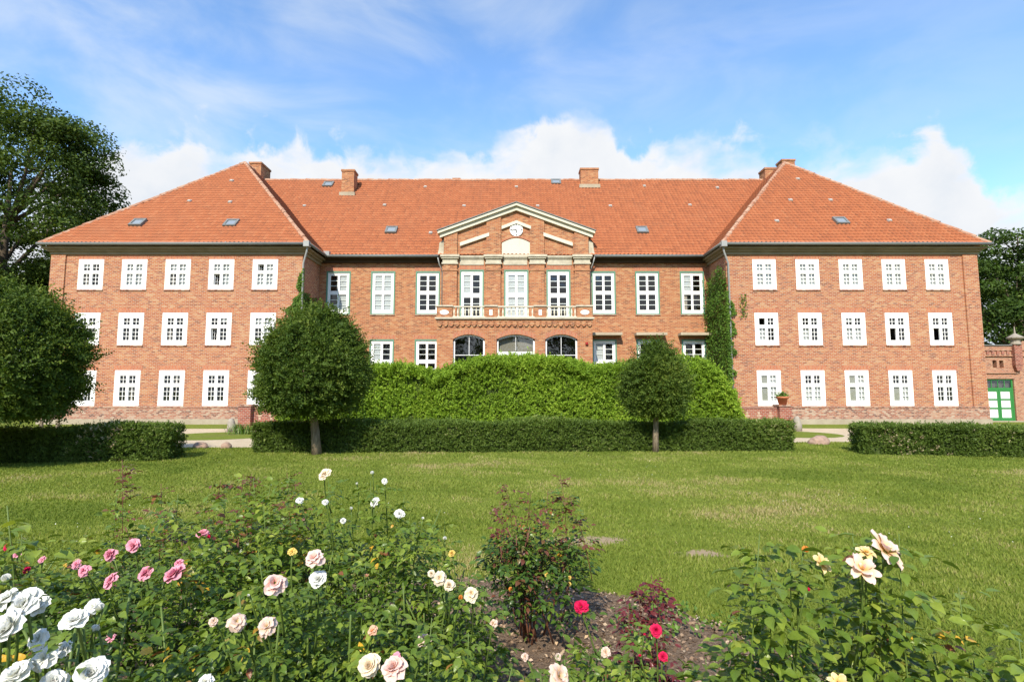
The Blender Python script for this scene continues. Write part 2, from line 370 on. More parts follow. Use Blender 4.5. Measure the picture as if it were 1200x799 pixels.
class MB:
    """collects geometry in world coordinates; build() links it as ONE mesh object"""
    def __init__(s): s.v = []; s.f = []
    def quad(s, *p):
        n = len(s.v); s.v += [tuple(q) for q in p]; s.f.append(tuple(range(n, n + len(p)))); return s
    def box(s, x0, x1, y0, y1, z0, z1):
        n = len(s.v)
        s.v += [(x0, y0, z0), (x1, y0, z0), (x1, y1, z0), (x0, y1, z0), (x0, y0, z1), (x1, y0, z1), (x1, y1, z1), (x0, y1, z1)]
        s.f += [tuple(n + i for i in q) for q in ((0, 3, 2, 1), (4, 5, 6, 7), (0, 1, 5, 4), (1, 2, 6, 5), (2, 3, 7, 6), (3, 0, 4, 7))]
        return s
    def prism(s, poly, y0, y1):
        """poly in (x, z), counter-clockwise seen from -Y"""
        n = len(s.v); k = len(poly)
        s.v += [(x, y0, z) for x, z in poly] + [(x, y1, z) for x, z in poly]
        s.f.append(tuple(range(n, n + k))); s.f.append(tuple(range(n + 2 * k - 1, n + k - 1, -1)))
        for i in range(k):
            j = (i + 1) % k
            s.f.append((n + j, n + i, n + k + i, n + k + j))
        return s
    def obox(s, c, ux, uy, uz, hx, hy, hz):
        n = len(s.v); c = Vector(c); ux = Vector(ux); uy = Vector(uy); uz = Vector(uz)
        for k in (-1, 1):
            for (i, j) in ((-1, -1), (1, -1), (1, 1), (-1, 1)):
                s.v.append(tuple(c + ux * (i * hx) + uy * (j * hy) + uz * (k * hz)))
        s.f += [tuple(n + i for i in q) for q in ((0, 3, 2, 1), (4, 5, 6, 7), (0, 1, 5, 4), (1, 2, 6, 5), (2, 3, 7, 6), (3, 0, 4, 7))]
        return s
    def tube(s, pts, rad, n=8, cap=True):
        pts = [Vector(p) for p in pts]
        if not hasattr(rad, '__len__'): rad = [rad] * len(pts)
        base = len(s.v)
        ref = Vector((0.31, 0.95, 0.1))
        for i, p in enumerate(pts):
            d = (pts[min(i + 1, len(pts) - 1)] - pts[max(i - 1, 0)])
            if d.length < 1e-6: d = Vector((0, 0, 1))
            d.normalize()
            a = d.cross(ref)
            if a.length < 0.1: a = d.cross(Vector((1, 0, 0)))
            a.normalize(); b_ = d.cross(a)
            for k in range(n):
                q = 2 * math.pi * k / n
                s.v.append(tuple(p + (a * math.cos(q) + b_ * math.sin(q)) * rad[i]))
        for i in range(len(pts) - 1):
            for k in range(n):
                k2 = (k + 1) % n
                s.f.append((base + i * n + k, base + i * n + k2, base + (i + 1) * n + k2, base + (i + 1) * n + k))
        if cap:
            s.f.append(tuple(base + k for k in range(n - 1, -1, -1)))
            e = base + (len(pts) - 1) * n
            s.f.append(tuple(e + k for k in range(n)))
        return s
    def lathe(s, c, prof, n=16):
        """prof = list of (radius, z)"""
        base = len(s.v)
        for r_, z in prof:
            for k in range(n):
                q = 2 * math.pi * k / n
                s.v.append((c[0] + r_ * math.cos(q), c[1] + r_ * math.sin(q), c[2] + z))
        for i in range(len(prof) - 1):
            for k in range(n):
                k2 = (k + 1) % n
                s.f.append((base + i * n + k, base + i * n + k2, base + (i + 1) * n + k2, base + (i + 1) * n + k))
        s.f.append(tuple(base + k for k in range(n - 1, -1, -1)))
        e = base + (len(prof) - 1) * n
        s.f.append(tuple(e + k for k in range(n)))
        return s
    def build(s, name, m, parent=None, smooth=False):
        me = bpy.data.meshes.new(name)
        o = ORG[parent] if parent is not None else Vector((0, 0, 0))
        me.from_pydata([(x - o[0], y - o[1], z - o[2]) for x, y, z in s.v], [], s.f)
        me.materials.append(m)
        if smooth: me.polygons.foreach_set('use_smooth', [True] * len(me.polygons))
        me.update()
        return link(name, me, parent)

def np_mesh(name, V, F, m, parent=None, tint=None, smooth=False):
    """V (N,3), F (M,k) all faces of one size; tint per vertex"""
    me = bpy.data.meshes.new(name)
    o = ORG[parent] if parent is not None else Vector((0, 0, 0))
    V = (np.asarray(V, dtype=np.float32) - np.array(o, dtype=np.float32)).astype(np.float32)
    F = np.asarray(F, dtype=np.int32)
    k = F.shape[1]
    me.vertices.add(len(V)); me.vertices.foreach_set('co', V.ravel())
    me.loops.add(F.size); me.loops.foreach_set('vertex_index', F.ravel())
    me.polygons.add(len(F)); me.polygons.foreach_set('loop_start', np.arange(0, F.size, k, dtype=np.int32))
    if tint is not None:
        a = me.attributes.new('tint', 'FLOAT', 'POINT'); a.data.foreach_set('value', np.asarray(tint, dtype=np.float32))
    me.materials.append(m)
    me.update(calc_edges=True)
    if smooth: me.polygons.foreach_set('use_smooth', np.ones(len(F), dtype=bool))
    return link(name, me, parent)

def unit(v): return v / np.maximum(np.linalg.norm(v, axis=1, keepdims=True), 1e-9)

LEAF4 = (np.array([(-0.5, 0, 0), (0.0, -0.34, 0.08), (0.5, 0, -0.05), (0.0, 0.34, 0.08)]), np.array([(0, 1, 2), (0, 2, 3)]))
LEAF8 = (np.array([(0, 0, 0), (0.22, -0.24, 0.09), (0.55, -0.29, 0.10), (0.82, -0.16, 0.02), (1.02, 0, -0.16), (0.82, 0.16, 0.02), (0.55, 0.29, 0.10), (0.22, 0.24, 0.09), (0.22, 0, 0), (0.55, 0, 0.0), (0.82, 0, -0.06)]),
         np.array([(0, 1, 8), (1, 2, 9), (1, 9, 8), (2, 3, 10), (2, 10, 9), (3, 4, 10), (4, 5, 10), (5, 6, 9), (5, 9, 10), (6, 7, 8), (6, 8, 9), (7, 0, 8)]))

def inst(P, T, N, size, tmpl, tint):
    """place a leaf template at P, long axis T, normal N"""
    V0, F0 = tmpl
    T = unit(T); B = unit(np.cross(N, T)); N = np.cross(T, B)
    size = np.broadcast_to(np.asarray(size, dtype=float), (len(P),))
    V = P[:, None, :] + size[:, None, None] * (V0[None, :, 0:1] * T[:, None, :] + V0[None, :, 1:2] * B[:, None, :] + V0[None, :, 2:3] * N[:, None, :])
    k = len(V0)
    F = F0[None] + (np.arange(len(P)) * k)[:, None, None]
    return V.reshape(-1, 3), F.reshape(-1, F0.shape[1]), np.repeat(tint, k)

def leaf_cloud(name, m, parent, P, N, size, tmpl=LEAF4, spread=0.7, tint=None, up=0.0):
    n = len(P)
    Nn = unit(N + rng.normal(0, spread, (n, 3)) + np.array([0, 0, up]))
    T = rng.normal(0, 1, (n, 3)); T = T - Nn * np.sum(T * Nn, axis=1, keepdims=True)
    s_ = size * rng.uniform(0.65, 1.25, n)
    tv = rng.beta(2, 2.2, n) if tint is None else tint
    V, F, tt = inst(P, T, Nn, s_, tmpl, tv)
    return np_mesh(name, V, F, m, parent, tt)

def leaf_shoots(name, m, parent, P, N, ln, size, k, tint, jitter=0.45, up=0.35):
    """short twigs at P pointing along N, each carrying k leaves"""
    n = len(P)
    D = unit(unit(N) + rng.normal(0, jitter, (n, 3)) + np.array([0, 0, up]))
    Lk = ln * rng.uniform(0.4, 1.25, n)
    S_ = unit(np.cross(D, rng.normal(0, 1, (n, 3))))
    ts = (np.arange(k) + 0.3) / k
    PP = P[:, None, :] + D[:, None, :] * (Lk[:, None] * ts[None])[:, :, None]
    sg = np.where(np.arange(k) % 2 == 0, 1.0, -1.0)
    last = (np.arange(k) == k - 1).astype(float)
    T = D[:, None, :] * (0.55 + last[None, :, None]) + S_[:, None, :] * (sg * (1 - last))[None, :, None] + rng.normal(0, 0.3, (n, k, 3))
    Nn = np.cross(D, S_)[:, None, :] * np.where(rng.uniform(0, 1, (n, 1, 1)) < 0.5, 1, -1) * 0.7 + N[:, None, :] * 0.6 + np.array([0, 0, 0.35]) + rng.normal(0, 0.35, (n, k, 3))
    PP = PP + unit(T.reshape(-1, 3)).reshape(n, k, 3) * size * 0.5
    tt = np.clip(np.repeat(tint[:, None], k, 1) + 0.10 * (ts[None] - 0.5) + rng.normal(0, 0.10, (n, k)), 0, 0.96)
    tt[tint > 0.985] = 1.0
    V, F, tv = inst(PP.reshape(-1, 3), T.reshape(-1, 3), Nn.reshape(-1, 3), size * rng.uniform(0.65, 1.25, n * k), LEAF4, tt.ravel())
    return np_mesh(name, V, F, m, parent, tv)

def sn(P, f, seed):
    """cheap smooth noise in about -1..1"""
    r_ = np.random.default_rng(seed)
    o = np.zeros(len(P))
    for k in range(7):
        d = r_.normal(0, 1, 3); d /= np.linalg.norm(d)
        o += np.sin(P @ d * f * r_.uniform(0.6, 1.9) + r_.uniform(0, 6.28))
    return o / 3.2

# ------------------------------------------------------------------ ground
def bed_edge(x):
    return np.interp(x, [-7, -4, -1.5, -0.4, 0.3, 0.63, 1.0, 1.5, 1.73, 2.1, 2.5, 2.8, 3.0], [4.4, 4.9, 5.5, 5.7, 5.75, 5.5, 5.2, 4.85, 4.55, 3.9, 3.1, 2.0, -2])

gm, t, b = mat('lawn_soil', rough=0.95, spec=0.1)
co = objco(t)
n1 = t.noise(co, 0.35, 6, 0.6); n2 = t.noise(co, 3.0, 6, 0.7); n3 = t.noise(co, 60, 3, 0.7)
c = t.ramp(n2, [(0.3, (0.15, 0.19, 0.028)), (0.55, (0.19, 0.23, 0.036)), (0.75, (0.24, 0.25, 0.055))])
c = t.mix(t.smooth(n1, 0.5, 0.75), c, (0.19, 0.19, 0.05, 1))
c = t.mix(t.smooth(n3, 0.35, 0.7), c, t.mix(1.0, c, (0.62, 0.66, 0.5, 1), 'MULTIPLY'))
DIRT = ((0.98, 7.1, 0.50, 0.22), (2.25, 6.55, 0.28, 0.14), (-2.9, 5.9, 0.3, 0.12))
sx_ = t.new('ShaderNodeSeparateXYZ'); t.put(sx_.inputs[0], co)
dn = t.M('MULTIPLY', t.M('SUBTRACT', t.noise(co, 4, 6, 0.75), 0.5), 3.6)
for cx, cy, rx, ry in DIRT:
    ex_ = t.M('DIVIDE', t.M('SUBTRACT', sx_.outputs[0], cx), rx); ey_ = t.M('DIVIDE', t.M('SUBTRACT', sx_.outputs[1], cy), ry)
    r2 = t.M('SQRT', t.M('ADD', t.M('MULTIPLY', ex_, ex_), t.M('MULTIPLY', ey_, ey_)))
    mk_ = t.smooth(t.M('ADD', t.M('SUBTRACT', 1.1, r2), dn), -0.1, 0.5)
    c = t.mix(mk_, c, (0.36, 0.27, 0.17, 1))
t.put(b.inputs['Base Color'], c)
bump(t, b, t.M('ADD', n3, n2), 0.6, 0.04)
MB().quad((-900, -300, 0), (900, -300, 0), (900, 1500, 0), (-900, 1500, 0)).build('ground', gm)
bpy.data.objects['ground']['kind'] = 'structure'

pm, t, b = mat('sandy_gravel', rough=0.95, spec=0.1)
co = objco(t)
c = t.ramp(t.noise(co, 1.2, 6, 0.65), [(0.3, (0.50, 0.40, 0.27)), (0.7, (0.62, 0.51, 0.36))])
c = t.mix(t.M('MULTIPLY', t.smooth(t.noise(co, 70, 3, 0.8), 0.4, 0.7), 0.5), c, (0.26, 0.21, 0.15, 1))
t.put(b.inputs['Base Color'], c)
bump(t, b, t.noise(co, 60, 4, 0.8), 0.7, 0.02)
mb = MB()
near = [(-45, 19.2), (-14, 18.5), (-9, 18.35), (-4, 18.9), (4, 19.6), (9, 20.1), (13, 20.4), (30, 20.8), (45, 21)]
mb.quad(*([(x, y, 0.004) for x, y in near] + [(45, 27.6, 0.004), (20, 27.3, 0.004), (14.5, 27.6, 0.004), (11, 28.0, 0.004), (-11, 28.0, 0.004), (-14.5, 27.3, 0.004), (-20, 27.4, 0.004), (-45, 27.5, 0.004)]))
mb.build('gravel_path', pm)['kind'] = 'structure'
mb = MB()
mb.quad(*[(-12.3 + 2.3 * math.cos(a), 23.1 + 2.1 * math.sin(a), 0.008) for a in np.linspace(0, 2 * math.pi, 24)[:-1]])
mb.quad(*[(12.2 + 2.0 * math.cos(a), 23.9 + 1.9 * math.sin(a), 0.008) for a in np.linspace(0, 2 * math.pi, 24)[:-1]])
mb.build('grass_verge', gm)['kind'] = 'structure'

bm_, t, b = mat('bark_mulch_soil', rough=0.95, spec=0.1)
co = objco(t)
c = t.ramp(t.noise(co, 30, 6, 0.75), [(0.3, (0.13, 0.085, 0.055)), (0.5, (0.27, 0.185, 0.125)), (0.68, (0.40, 0.295, 0.205))])
c = t.mix(t.M('MULTIPLY', t.smooth(t.noise(co, 1.5, 5, 0.6), 0.5, 0.7), 0.5), c, (0.30, 0.22, 0.15, 1))
t.put(b.inputs['Base Color'], c)
bump(t, b, t.noise(co, 45, 5, 0.8), 1.0, 0.05)
mb = MB()
ex = [x + 0.0 for x in np.linspace(-7, 3.0, 60)]
for i in range(59):
    y0, y1 = bed_edge(ex[i]) + 0.10 * math.sin(ex[i] * 7), bed_edge(ex[i + 1]) + 0.10 * math.sin(ex[i + 1] * 7)
    mb.quad((ex[i], -2, 0.006), (ex[i + 1], -2, 0.006), (ex[i + 1], y1, 0.006), (ex[i], y0, 0.006))
mb.build('flower_bed_soil', bm_)['kind'] = 'structure'
# mulch chips and dry bits on the bed
n = 16000
x = rng.uniform(-3.5, 2.9, n); y = rng.uniform(0.8, 5.9, n)
k = y < bed_edge(x) + 0.06
P = np.stack([x, y, np.full(n, 0.012)], 1)[k]
MC = leaf_mat('mulch_chip', [(0, (0.09, 0.055, 0.035)), (0.5, (0.26, 0.175, 0.115)), (1, (0.46, 0.36, 0.25))], 0.9, 0.1, 0.0)
o = leaf_cloud('bark_mulch', MC, None, P, np.tile([0, 0, 1.0], (len(P), 1)), 0.036, spread=0.45)
tag(o, 'brown bark mulch chips covering the rose bed', 'mulch', kind='stuff')

# lawn blades
def lawn(n):
    u = rng.uniform(0, 1, n)
    D = 2.6 * (20.5 / 2.6) ** (u ** 0.72)
    x = rng.uniform(-1, 1, n) * (D * 1.12 + 1.2)
    y = D
    k = (y > bed_edge(x) + 0.02 * rng.normal(0, 1, n)) | (x > 3.0)
    for cx, cy, rx, ry in DIRT:
        k &= (((x - cx) / rx) ** 2 + ((y - cy) / ry) ** 2 > rng.uniform(0.0, 1.5, n))
    ny = np.interp(x, [p_[0] for p_ in near], [p_[1] for p_ in near])
    k &= y < ny + rng.normal(0, 0.05, n)
    k &= y < 20.5
    x, y = x[k], y[k]; n = len(x); D = y
    P = np.stack([x, y, np.zeros(n)], 1)
    pn = sn(P, 1.1, 5); pf = sn(P, 4.5, 6)
    hgt = (0.022 + 0.018 * rng.uniform(0, 1, n) + 0.012 * np.clip(pf, -1, 1)) * (1 + 0.015 * D)
    wid = 0.0032 + 0.00085 * D
    a = rng.uniform(0, 6.28, n)
    side = np.stack([np.cos(a), np.sin(a), np.zeros(n)], 1) * wid[:, None]
    b_ = rng.uniform(0, 6.28, n)
    lean = np.stack([np.cos(b_), np.sin(b_), np.zeros(n)], 1) * (hgt * rng.uniform(0.2, 1.0, n))[:, None]
    V = np.empty((n, 3, 3))
    V[:, 0] = P - side; V[:, 1] = P + side; V[:, 2] = P + lean; V[:, 2, 2] = hgt
    V[:, :2, 2] = -0.003
    dry = np.clip(sn(P, 0.45, 15) - 0.25, 0, 1)
    tint = np.clip(0.40 + 0.18 * pn + 0.17 * pf + 0.17 * sn(P, 2.1, 44) - 0.28 * (sn(P, 1.5, 45) > 0.7) + 0.26 * dry + rng.normal(0, 0.18, n), 0, 1)
    return V.reshape(-1, 3), np.arange(3 * n).reshape(-1, 3), np.repeat(tint, 3)
V, F, tt = lawn(430000)
o = np_mesh('lawn_grass', V, F, L_grass, None, tt)
tag(o, 'mown yellow-green lawn grass between the rose bed and the hedges', 'grass', kind='stuff')

# ------------------------------------------------------------------ manor house
Y1, Y2, YR, YP = 31.0, 33.8, 33.3, 31.3
WL = (-26.75, -12.19); WR = (12.45, 27.0)
WT = 9.86             # wall top under the cornice
house = thing('manor_house', 'long symmetrical red brick manor house with orange tiled hipped roofs and white windows', 'manor house', (0.15, Y2, 0))

def holes_wall(mb, x0, x1, z0, z1, y, holes, depth=0.12):
    xs = sorted({x0, x1, *[h[0] for h in holes], *[h[1] for h in holes]})
    zs = sorted({z0, z1, *[h[2] for h in holes], *[h[3] for h in holes]})
    xs = [x for x in xs if x0 <= x <= x1]; zs = [z for z in zs if z0 <= z <= z1]
    for i in range(len(xs) - 1):
        for j in range(len(zs) - 1):
            cx, cz = (xs[i] + xs[i + 1]) / 2, (zs[j] + zs[j + 1]) / 2
            if any(h[0] < cx < h[1] and h[2] < cz < h[3] for h in holes): continue
            mb.quad((xs[i], y, zs[j]), (xs[i + 1], y, zs[j]), (xs[i + 1], y, zs[j + 1]), (xs[i], y, zs[j + 1]))
    for h in holes:   # reveals
        a, b_, c_, d_ = h
        mb.quad((a, y, c_), (a, y, d_), (a, y + depth, d_), (a, y + depth, c_))
        mb.quad((b_, y, d_), (b_, y, c_), (b_, y + depth, c_), (b_, y + depth, d_))
        mb.quad((a, y, d_), (b_, y, d_), (b_, y + depth, d_), (a, y + depth, d_))
        mb.quad((b_, y, c_), (a, y, c_), (a, y + depth, c_), (b_, y + depth, c_))

def sash_grid(x0, x1, zb, zt, cols_x, rows):
    pass

def make_window(x0, x1, z0, z1, y, style, states):
    """states: four letters (upper left, upper right, lower left, lower right): d dark, c curtain, o open, g grey blind, p patterned drape"""
    w = x1 - x0; h = z1 - z0
    if style == 'wing':
        side, gap, top, bot = 0.195 * w, 0.115 * w, 0.165 * h if h < 1.9 else 0.150 * h, 0.150 * h
        mid = 0.105 * h; uf = 0.36; rows = (2, 3); surround = 0.10
    else:
        side, gap = 0.17 * w, 0.09 * w
        top = 0.10 * h; bot = 0.105 * h; mid = 0.085 * h; uf = 0.5; rows = (3, 3); surround = 0.085
    cw = (w - 2 * side - gap) / 2
    gh = h - top - bot - mid
    zu1 = z1 - top; zu0 = zu1 - gh * uf
    zl1 = zu0 - mid; zl0 = z0 + bot
    cols = [(x0 + side, x0 + side + cw), (x1 - side - cw, x1 - side)]
    cells = [(cols[0], (zu0, zu1), rows[0], states[0]), (cols[1], (zu0, zu1), rows[0], states[1]), (cols[0], (zl0, zl1), rows[1], states[2]), (cols[1], (zl0, zl1), rows[1], states[3])]
    mb = MB()
    yf = y - 0.012
    s = surround
    # outer surround, butt-jointed
    so = MB()
    if style == 'green':
        g = 0.085
        gm_ = MB()
        gm_.box(x0, x0 + g, y - 0.02, y + 0.10, z0, z1).box(x1 - g, x1, y - 0.02, y + 0.10, z0, z1)
        gm_.box(x0 + g, x1 - g, y - 0.02, y + 0.10, z1 - g, z1).box(x0 + g, x1 - g, y - 0.02, y + 0.10, z0, z0 + 0.05)
        X0, X1, Z0, Z1 = x0 + g, x1 - g, z0 + 0.05, z1 - g
        yb = y + 0.03
    else:
        X0, X1, Z0, Z1 = x0, x1, z0, z1
        yb = yf
    # frame: surround boxes, then a sash plate set back
    mb.box(X0, X0 + s, yb, y + 0.10, Z0, Z1).box(X1 - s, X1, yb, y + 0.10, Z0, Z1)
    mb.box(X0 + s, X1 - s, yb, y + 0.10, Z1 - s, Z1).box(X0 + s, X1 - s, yb, y + 0.10, Z0, Z0 + s)
    yi = yb + 0.03
    ix0, ix1, iz0, iz1 = X0 + s, X1 - s, Z0 + s, Z1 - s
    # plate with four holes as butt-jointed boxes
    (a0, a1), (b0, b1) = cols
    mb.box(ix0, a0, yi, y + 0.09, iz0, iz1).box(a1, b0, yi - 0.012, y + 0.09, iz0, iz1).box(b1, ix1, yi, y + 0.09, iz0, iz1)
    for c0, c1 in cols:
        mb.box(c0, c1, yi, y + 0.09, iz0, zl0).box(c0, c1, yi - 0.018, y + 0.09, zl1, zu0).box(c0, c1, yi, y + 0.09, zu1, iz1)
    gl = MB(); cur = MB(); bl = MB(); dr = MB()
    for (c0, c1), (e0, e1), nr, stt in cells:
        if stt == 'o':
            # casement turned inwards on its outer edge
            ca = MB()
            continue
        t_ = 0.027 if style == 'wing' else 0.045
        rh = (e1 - e0) / nr
        if stt != 'g':
            ycx = yi + 0.02
            if style == 'wing':
                xm = (c0 + c1) / 2
                mb.box(xm - t_ / 2, xm + t_ / 2, ycx, y + 0.085, e0, e1)
                spans = [(c0, xm - t_ / 2), (xm + t_ / 2, c1)]
            else:
                spans = [(c0, c1)]
            for r_ in range(1, nr):
                for q0, q1 in spans:
                    mb.box(q0, q1, ycx + 0.004, y + 0.083, e0 + r_ * rh - t_ / 2, e0 + r_ * rh + t_ / 2)
        tl_ = rng.normal(0, 0.010)
        gl.quad((c0, y + 0.065 + tl_, e0), (c1, y + 0.065 - tl_, e0), (c1, y + 0.065 - tl_, e1), (c0, y + 0.065 + tl_, e1))
        if stt == 'c':
            cur.box(c0 - 0.03, c1 + 0.03, y + 0.13, y + 0.14, e0 - 0.03, e1 + 0.03)
        if stt == 'g':
            bl.box(c0 - 0.03, c1 + 0.03, y + 0.10, y + 0.11, e0 - 0.03, e1 + 0.03)
        if stt == 'p':
            dr.box(c0 - 0.03, (c0 + c1) / 2, y + 0.16, y + 0.18, e0 - 0.03, e1 + 0.03)
        if stt == 'h':
            cur.box(c0 - 0.03, c1 + 0.03, y + 0.13, y + 0.14, (e0 + e1) / 2, e1 + 0.03)
    wob = mb.build('window', M_white, house)
    if style == 'green': gm_.build('frame', M_green, wob)
    if gl.v: gl.build('pane', M_glass, wob)
    if cur.v: cur.build('curtain', M_curtain, wob)
    if bl.v: bl.build('blind', M_blind, wob)
    if dr.v: dr.build('drape', M_drape, wob)
    for (c0, c1), (e0, e1), nr, stt in cells:
        if stt == 'o':
            d = cw * 0.96
            an = R(62); dx, dy = math.cos(an), math.sin(an)
            cs = MB()
            U = Vector((dx, dy, 0)); Wn = Vector((-dy, dx, 0)); Zv = Vector((0, 0, 1))
            hinge = Vector((c0 + 0.01, y + 0.10, 0))
            def bar(u0, u1, za, zb_):
                cs.obox(hinge + U * ((u0 + u1) / 2) + Zv * ((za + zb_) / 2), U, Wn, Zv, (u1 - u0) / 2, 0.018, (zb_ - za) / 2)
            bar(0, 0.05, e0, e1); bar(d - 0.05, d, e0, e1); bar(0.05, d - 0.05, e0, e0 + 0.05); bar(0.05, d - 0.05, e1 - 0.05, e1)
            bar(d / 2 - 0.012, d / 2 + 0.012, e0 + 0.05, e1 - 0.05)
            for r_ in range(1, nr):
                zz = e0 + (e1 - e0) * r_ / nr
                bar(0.05, d / 2 - 0.012, zz - 0.012, zz + 0.012); bar(d / 2 + 0.012, d - 0.05, zz - 0.012, zz + 0.012)
            cs.build('open_casement', M_white, wob)
    if style == 'wing':
        MB().box(x0 - 0.03, x1 + 0.03, y - 0.06, y + 0.02, z0 - 0.075, z0 - 0.003).build('sill', M_plinth, wob)
        MB().box(x0 - 0.10, x1 + 0.10, y - 0.005, y + 0.02, z1 + 0.004, z1 + 0.26).build('lintel', M_solid, wob)
    elif style == 'green':
        MB().box(x0 - 0.02, x1 + 0.02, y - 0.05, y + 0.02, z0 - 0.07, z0 - 0.003).build('sill', M_plinth, wob)
        MB().box(x0 - 0.08, x1 + 0.08, y - 0.005, y + 0.02, z1 + 0.004, z1 + 0.26).build('lintel', M_solid, wob)
    return wob

LX = [-25.2, -22.68, -20.15, -17.62, -15.08]; RX = [13.98, 16.49, 19.0, 21.5, 24.01]
ROWS = [(7.72, 9.50), (4.50, 6.36), (1.03, 3.05)]
LS = [['hdpd', 'cccc', 'ccpc', 'ccoc', 'occc'], ['ddpd', 'dddd', 'ddpd', 'dhod', 'ccdc'], ['dddd', 'dddp', 'dpdd', 'dddd', 'dccc']]
RS = [['cccc', 'cccc', 'cccc', 'cccc', 'cccc'], ['odcd', 'ddcd', 'hdcc', 'ddod', 'ddod'], ['gcgc', 'ddcc', 'gcgc', 'ddgc', 'dddd']]
wallmb = {}
for side, xs, (wx0, wx1), st_ in (('l', LX, WL, LS), ('r', RX, WR, RS)):
    ww = 1.46 if side == 'l' else 1.36
    mb = MB()
    hl = [(x, x + ww, z0, z1) for (z0, z1) in ROWS for x in xs]
    holes_wall(mb, wx0, wx1, 0.95, WT + 0.5, Y1, hl)
    Yb = 46.5
    mb.quad((wx0, Yb, 0), (wx0, Y1, 0), (wx0, Y1, WT + 0.5), (wx0, Yb, WT + 0.5))
    mb.quad((wx1, Y1, 0), (wx1, Yb, 0), (wx1, Yb, WT + 0.5), (wx1, Y1, WT + 0.5))
    mb.quad((wx1, Yb, 0), (wx0, Yb, 0), (wx0, Yb, WT + 0.5), (wx1, Yb, WT + 0.5))
    mb.build('wall', M_brick, house)
    # corner strips (lisenes) standing proud
    mb = MB()
    for a, b_ in ((wx0 - 0.05, wx0 + 0.80), (wx1 - 0.80, wx1 + 0.05)):
        outer = (a < -20) or (b_ > 20)
        if outer: mb.box(a, b_, Y1 - 0.07, Y1 + 0.3, 0.93, WT - 0.02)
    mb.build('corner_strip', M_brick, house)
    MB().box(wx0 - 0.07, wx1 + 0.07, Y1 - 0.075, Y1 + 0.1, 0.30, 0.93).build('plinth', M_plinth, house)
    MB().box(wx0 - 0.09, wx1 + 0.09, Y1 - 0.10, Y1 + 0.1, 0.931, 1.005).build('plinth_course', M_plinth, house)
    MB().box(wx0 - 0.12, wx1 + 0.12, Y1 - 0.15, Y1 + 0.1, 0.0, 0.298).build('stone_base', M_base, house)
    # cornice: stepped boards
    mb = MB()
    mb.box(wx0 - 0.10, wx1 + 0.10, Y1 - 0.10, Y1 + 3.0, WT - 0.10, WT + 0.08)
    mb.box(wx0 - 0.22, wx1 + 0.22, Y1 - 0.22, Y1 + 3.2, WT + 0.08, WT + 0.20)
    mb.box(wx0 - 0.40, wx1 + 0.40, Y1 - 0.38, Y1 + 3.3, WT + 0.20, WT + 0.32)
    mb.build('cornice', M_cornice, house)
    for (z0, z1), row in zip(ROWS, st_):
        for x, s in zip(xs, row):
            make_window(x, x + ww, z0, z1, Y1, 'wing', s)
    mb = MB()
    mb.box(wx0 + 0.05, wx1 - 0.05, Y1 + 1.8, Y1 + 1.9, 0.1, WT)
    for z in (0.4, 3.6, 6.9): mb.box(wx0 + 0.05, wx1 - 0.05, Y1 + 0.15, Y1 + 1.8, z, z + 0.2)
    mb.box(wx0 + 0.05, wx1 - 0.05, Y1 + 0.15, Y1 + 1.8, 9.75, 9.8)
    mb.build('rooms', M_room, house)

# main range
GX = [-11.74, -8.92, -6.09, 5.02, 7.79, 10.62]
mainz = (6.66, 9.42); grz = (2.3, 5.09)
mb = MB()
hl = [(-4.15, 4.68, 5.2, 9.7)] + [(x, x + 1.53, mainz[0], mainz[1]) for x in GX] + [(x, x + 1.53, grz[0], grz[1]) for x in GX]
holes_wall(mb, WL[1], WR[0], 0, WT + 0.5, Y2, hl)
mb.build('wall', M_brickmain, house)
MB().quad((WR[0], 48.2, 0), (WL[1], 48.2, 0), (WL[1], 48.2, WT + 0.5), (WR[0], 48.2, WT + 0.5)).build('rear_wall', M_brickmain, house)
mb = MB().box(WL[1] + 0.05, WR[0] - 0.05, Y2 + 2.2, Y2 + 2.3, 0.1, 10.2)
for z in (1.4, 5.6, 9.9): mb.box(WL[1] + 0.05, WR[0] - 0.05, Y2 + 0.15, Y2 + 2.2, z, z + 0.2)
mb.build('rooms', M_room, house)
for a, b_ in ((WL[1], -4.32), (4.86, WR[0])):
    MB().box(a, b_, Y2 - 0.50, Y2 + 0.05, 10.17, 10.21).build('eave_soffit', M_eave, house)
    MB().box(a, b_, Y2 - 0.16, Y2 + 0.05, 9.93, 10.168).build('eave_board', M_eave, house)  # dark board; its near-black colour also deepens the shadow under the eave
for x, s in zip(GX, ['dcdc', 'cccc', 'dddd', 'dddd', 'dddd', 'cdpd']):
    make_window(x, x + 1.53, mainz[0], mainz[1], Y2, 'green', s)
for i, (x, s) in enumerate(zip(GX, ['dddd', 'cddd', 'dddd', 'cddd', 'dddd', 'dddd'])):
    make_window(x, x + 1.53, grz[0], grz[1], Y2, 'green', s)
    if i > 2:
        MB().box(x - 0.12 if x < 10 else x - 0.22, min(x + 1.78, 12.44), Y2 - 0.62, Y2, 5.30, 5.46).build('door_canopy', M_canopy, house)

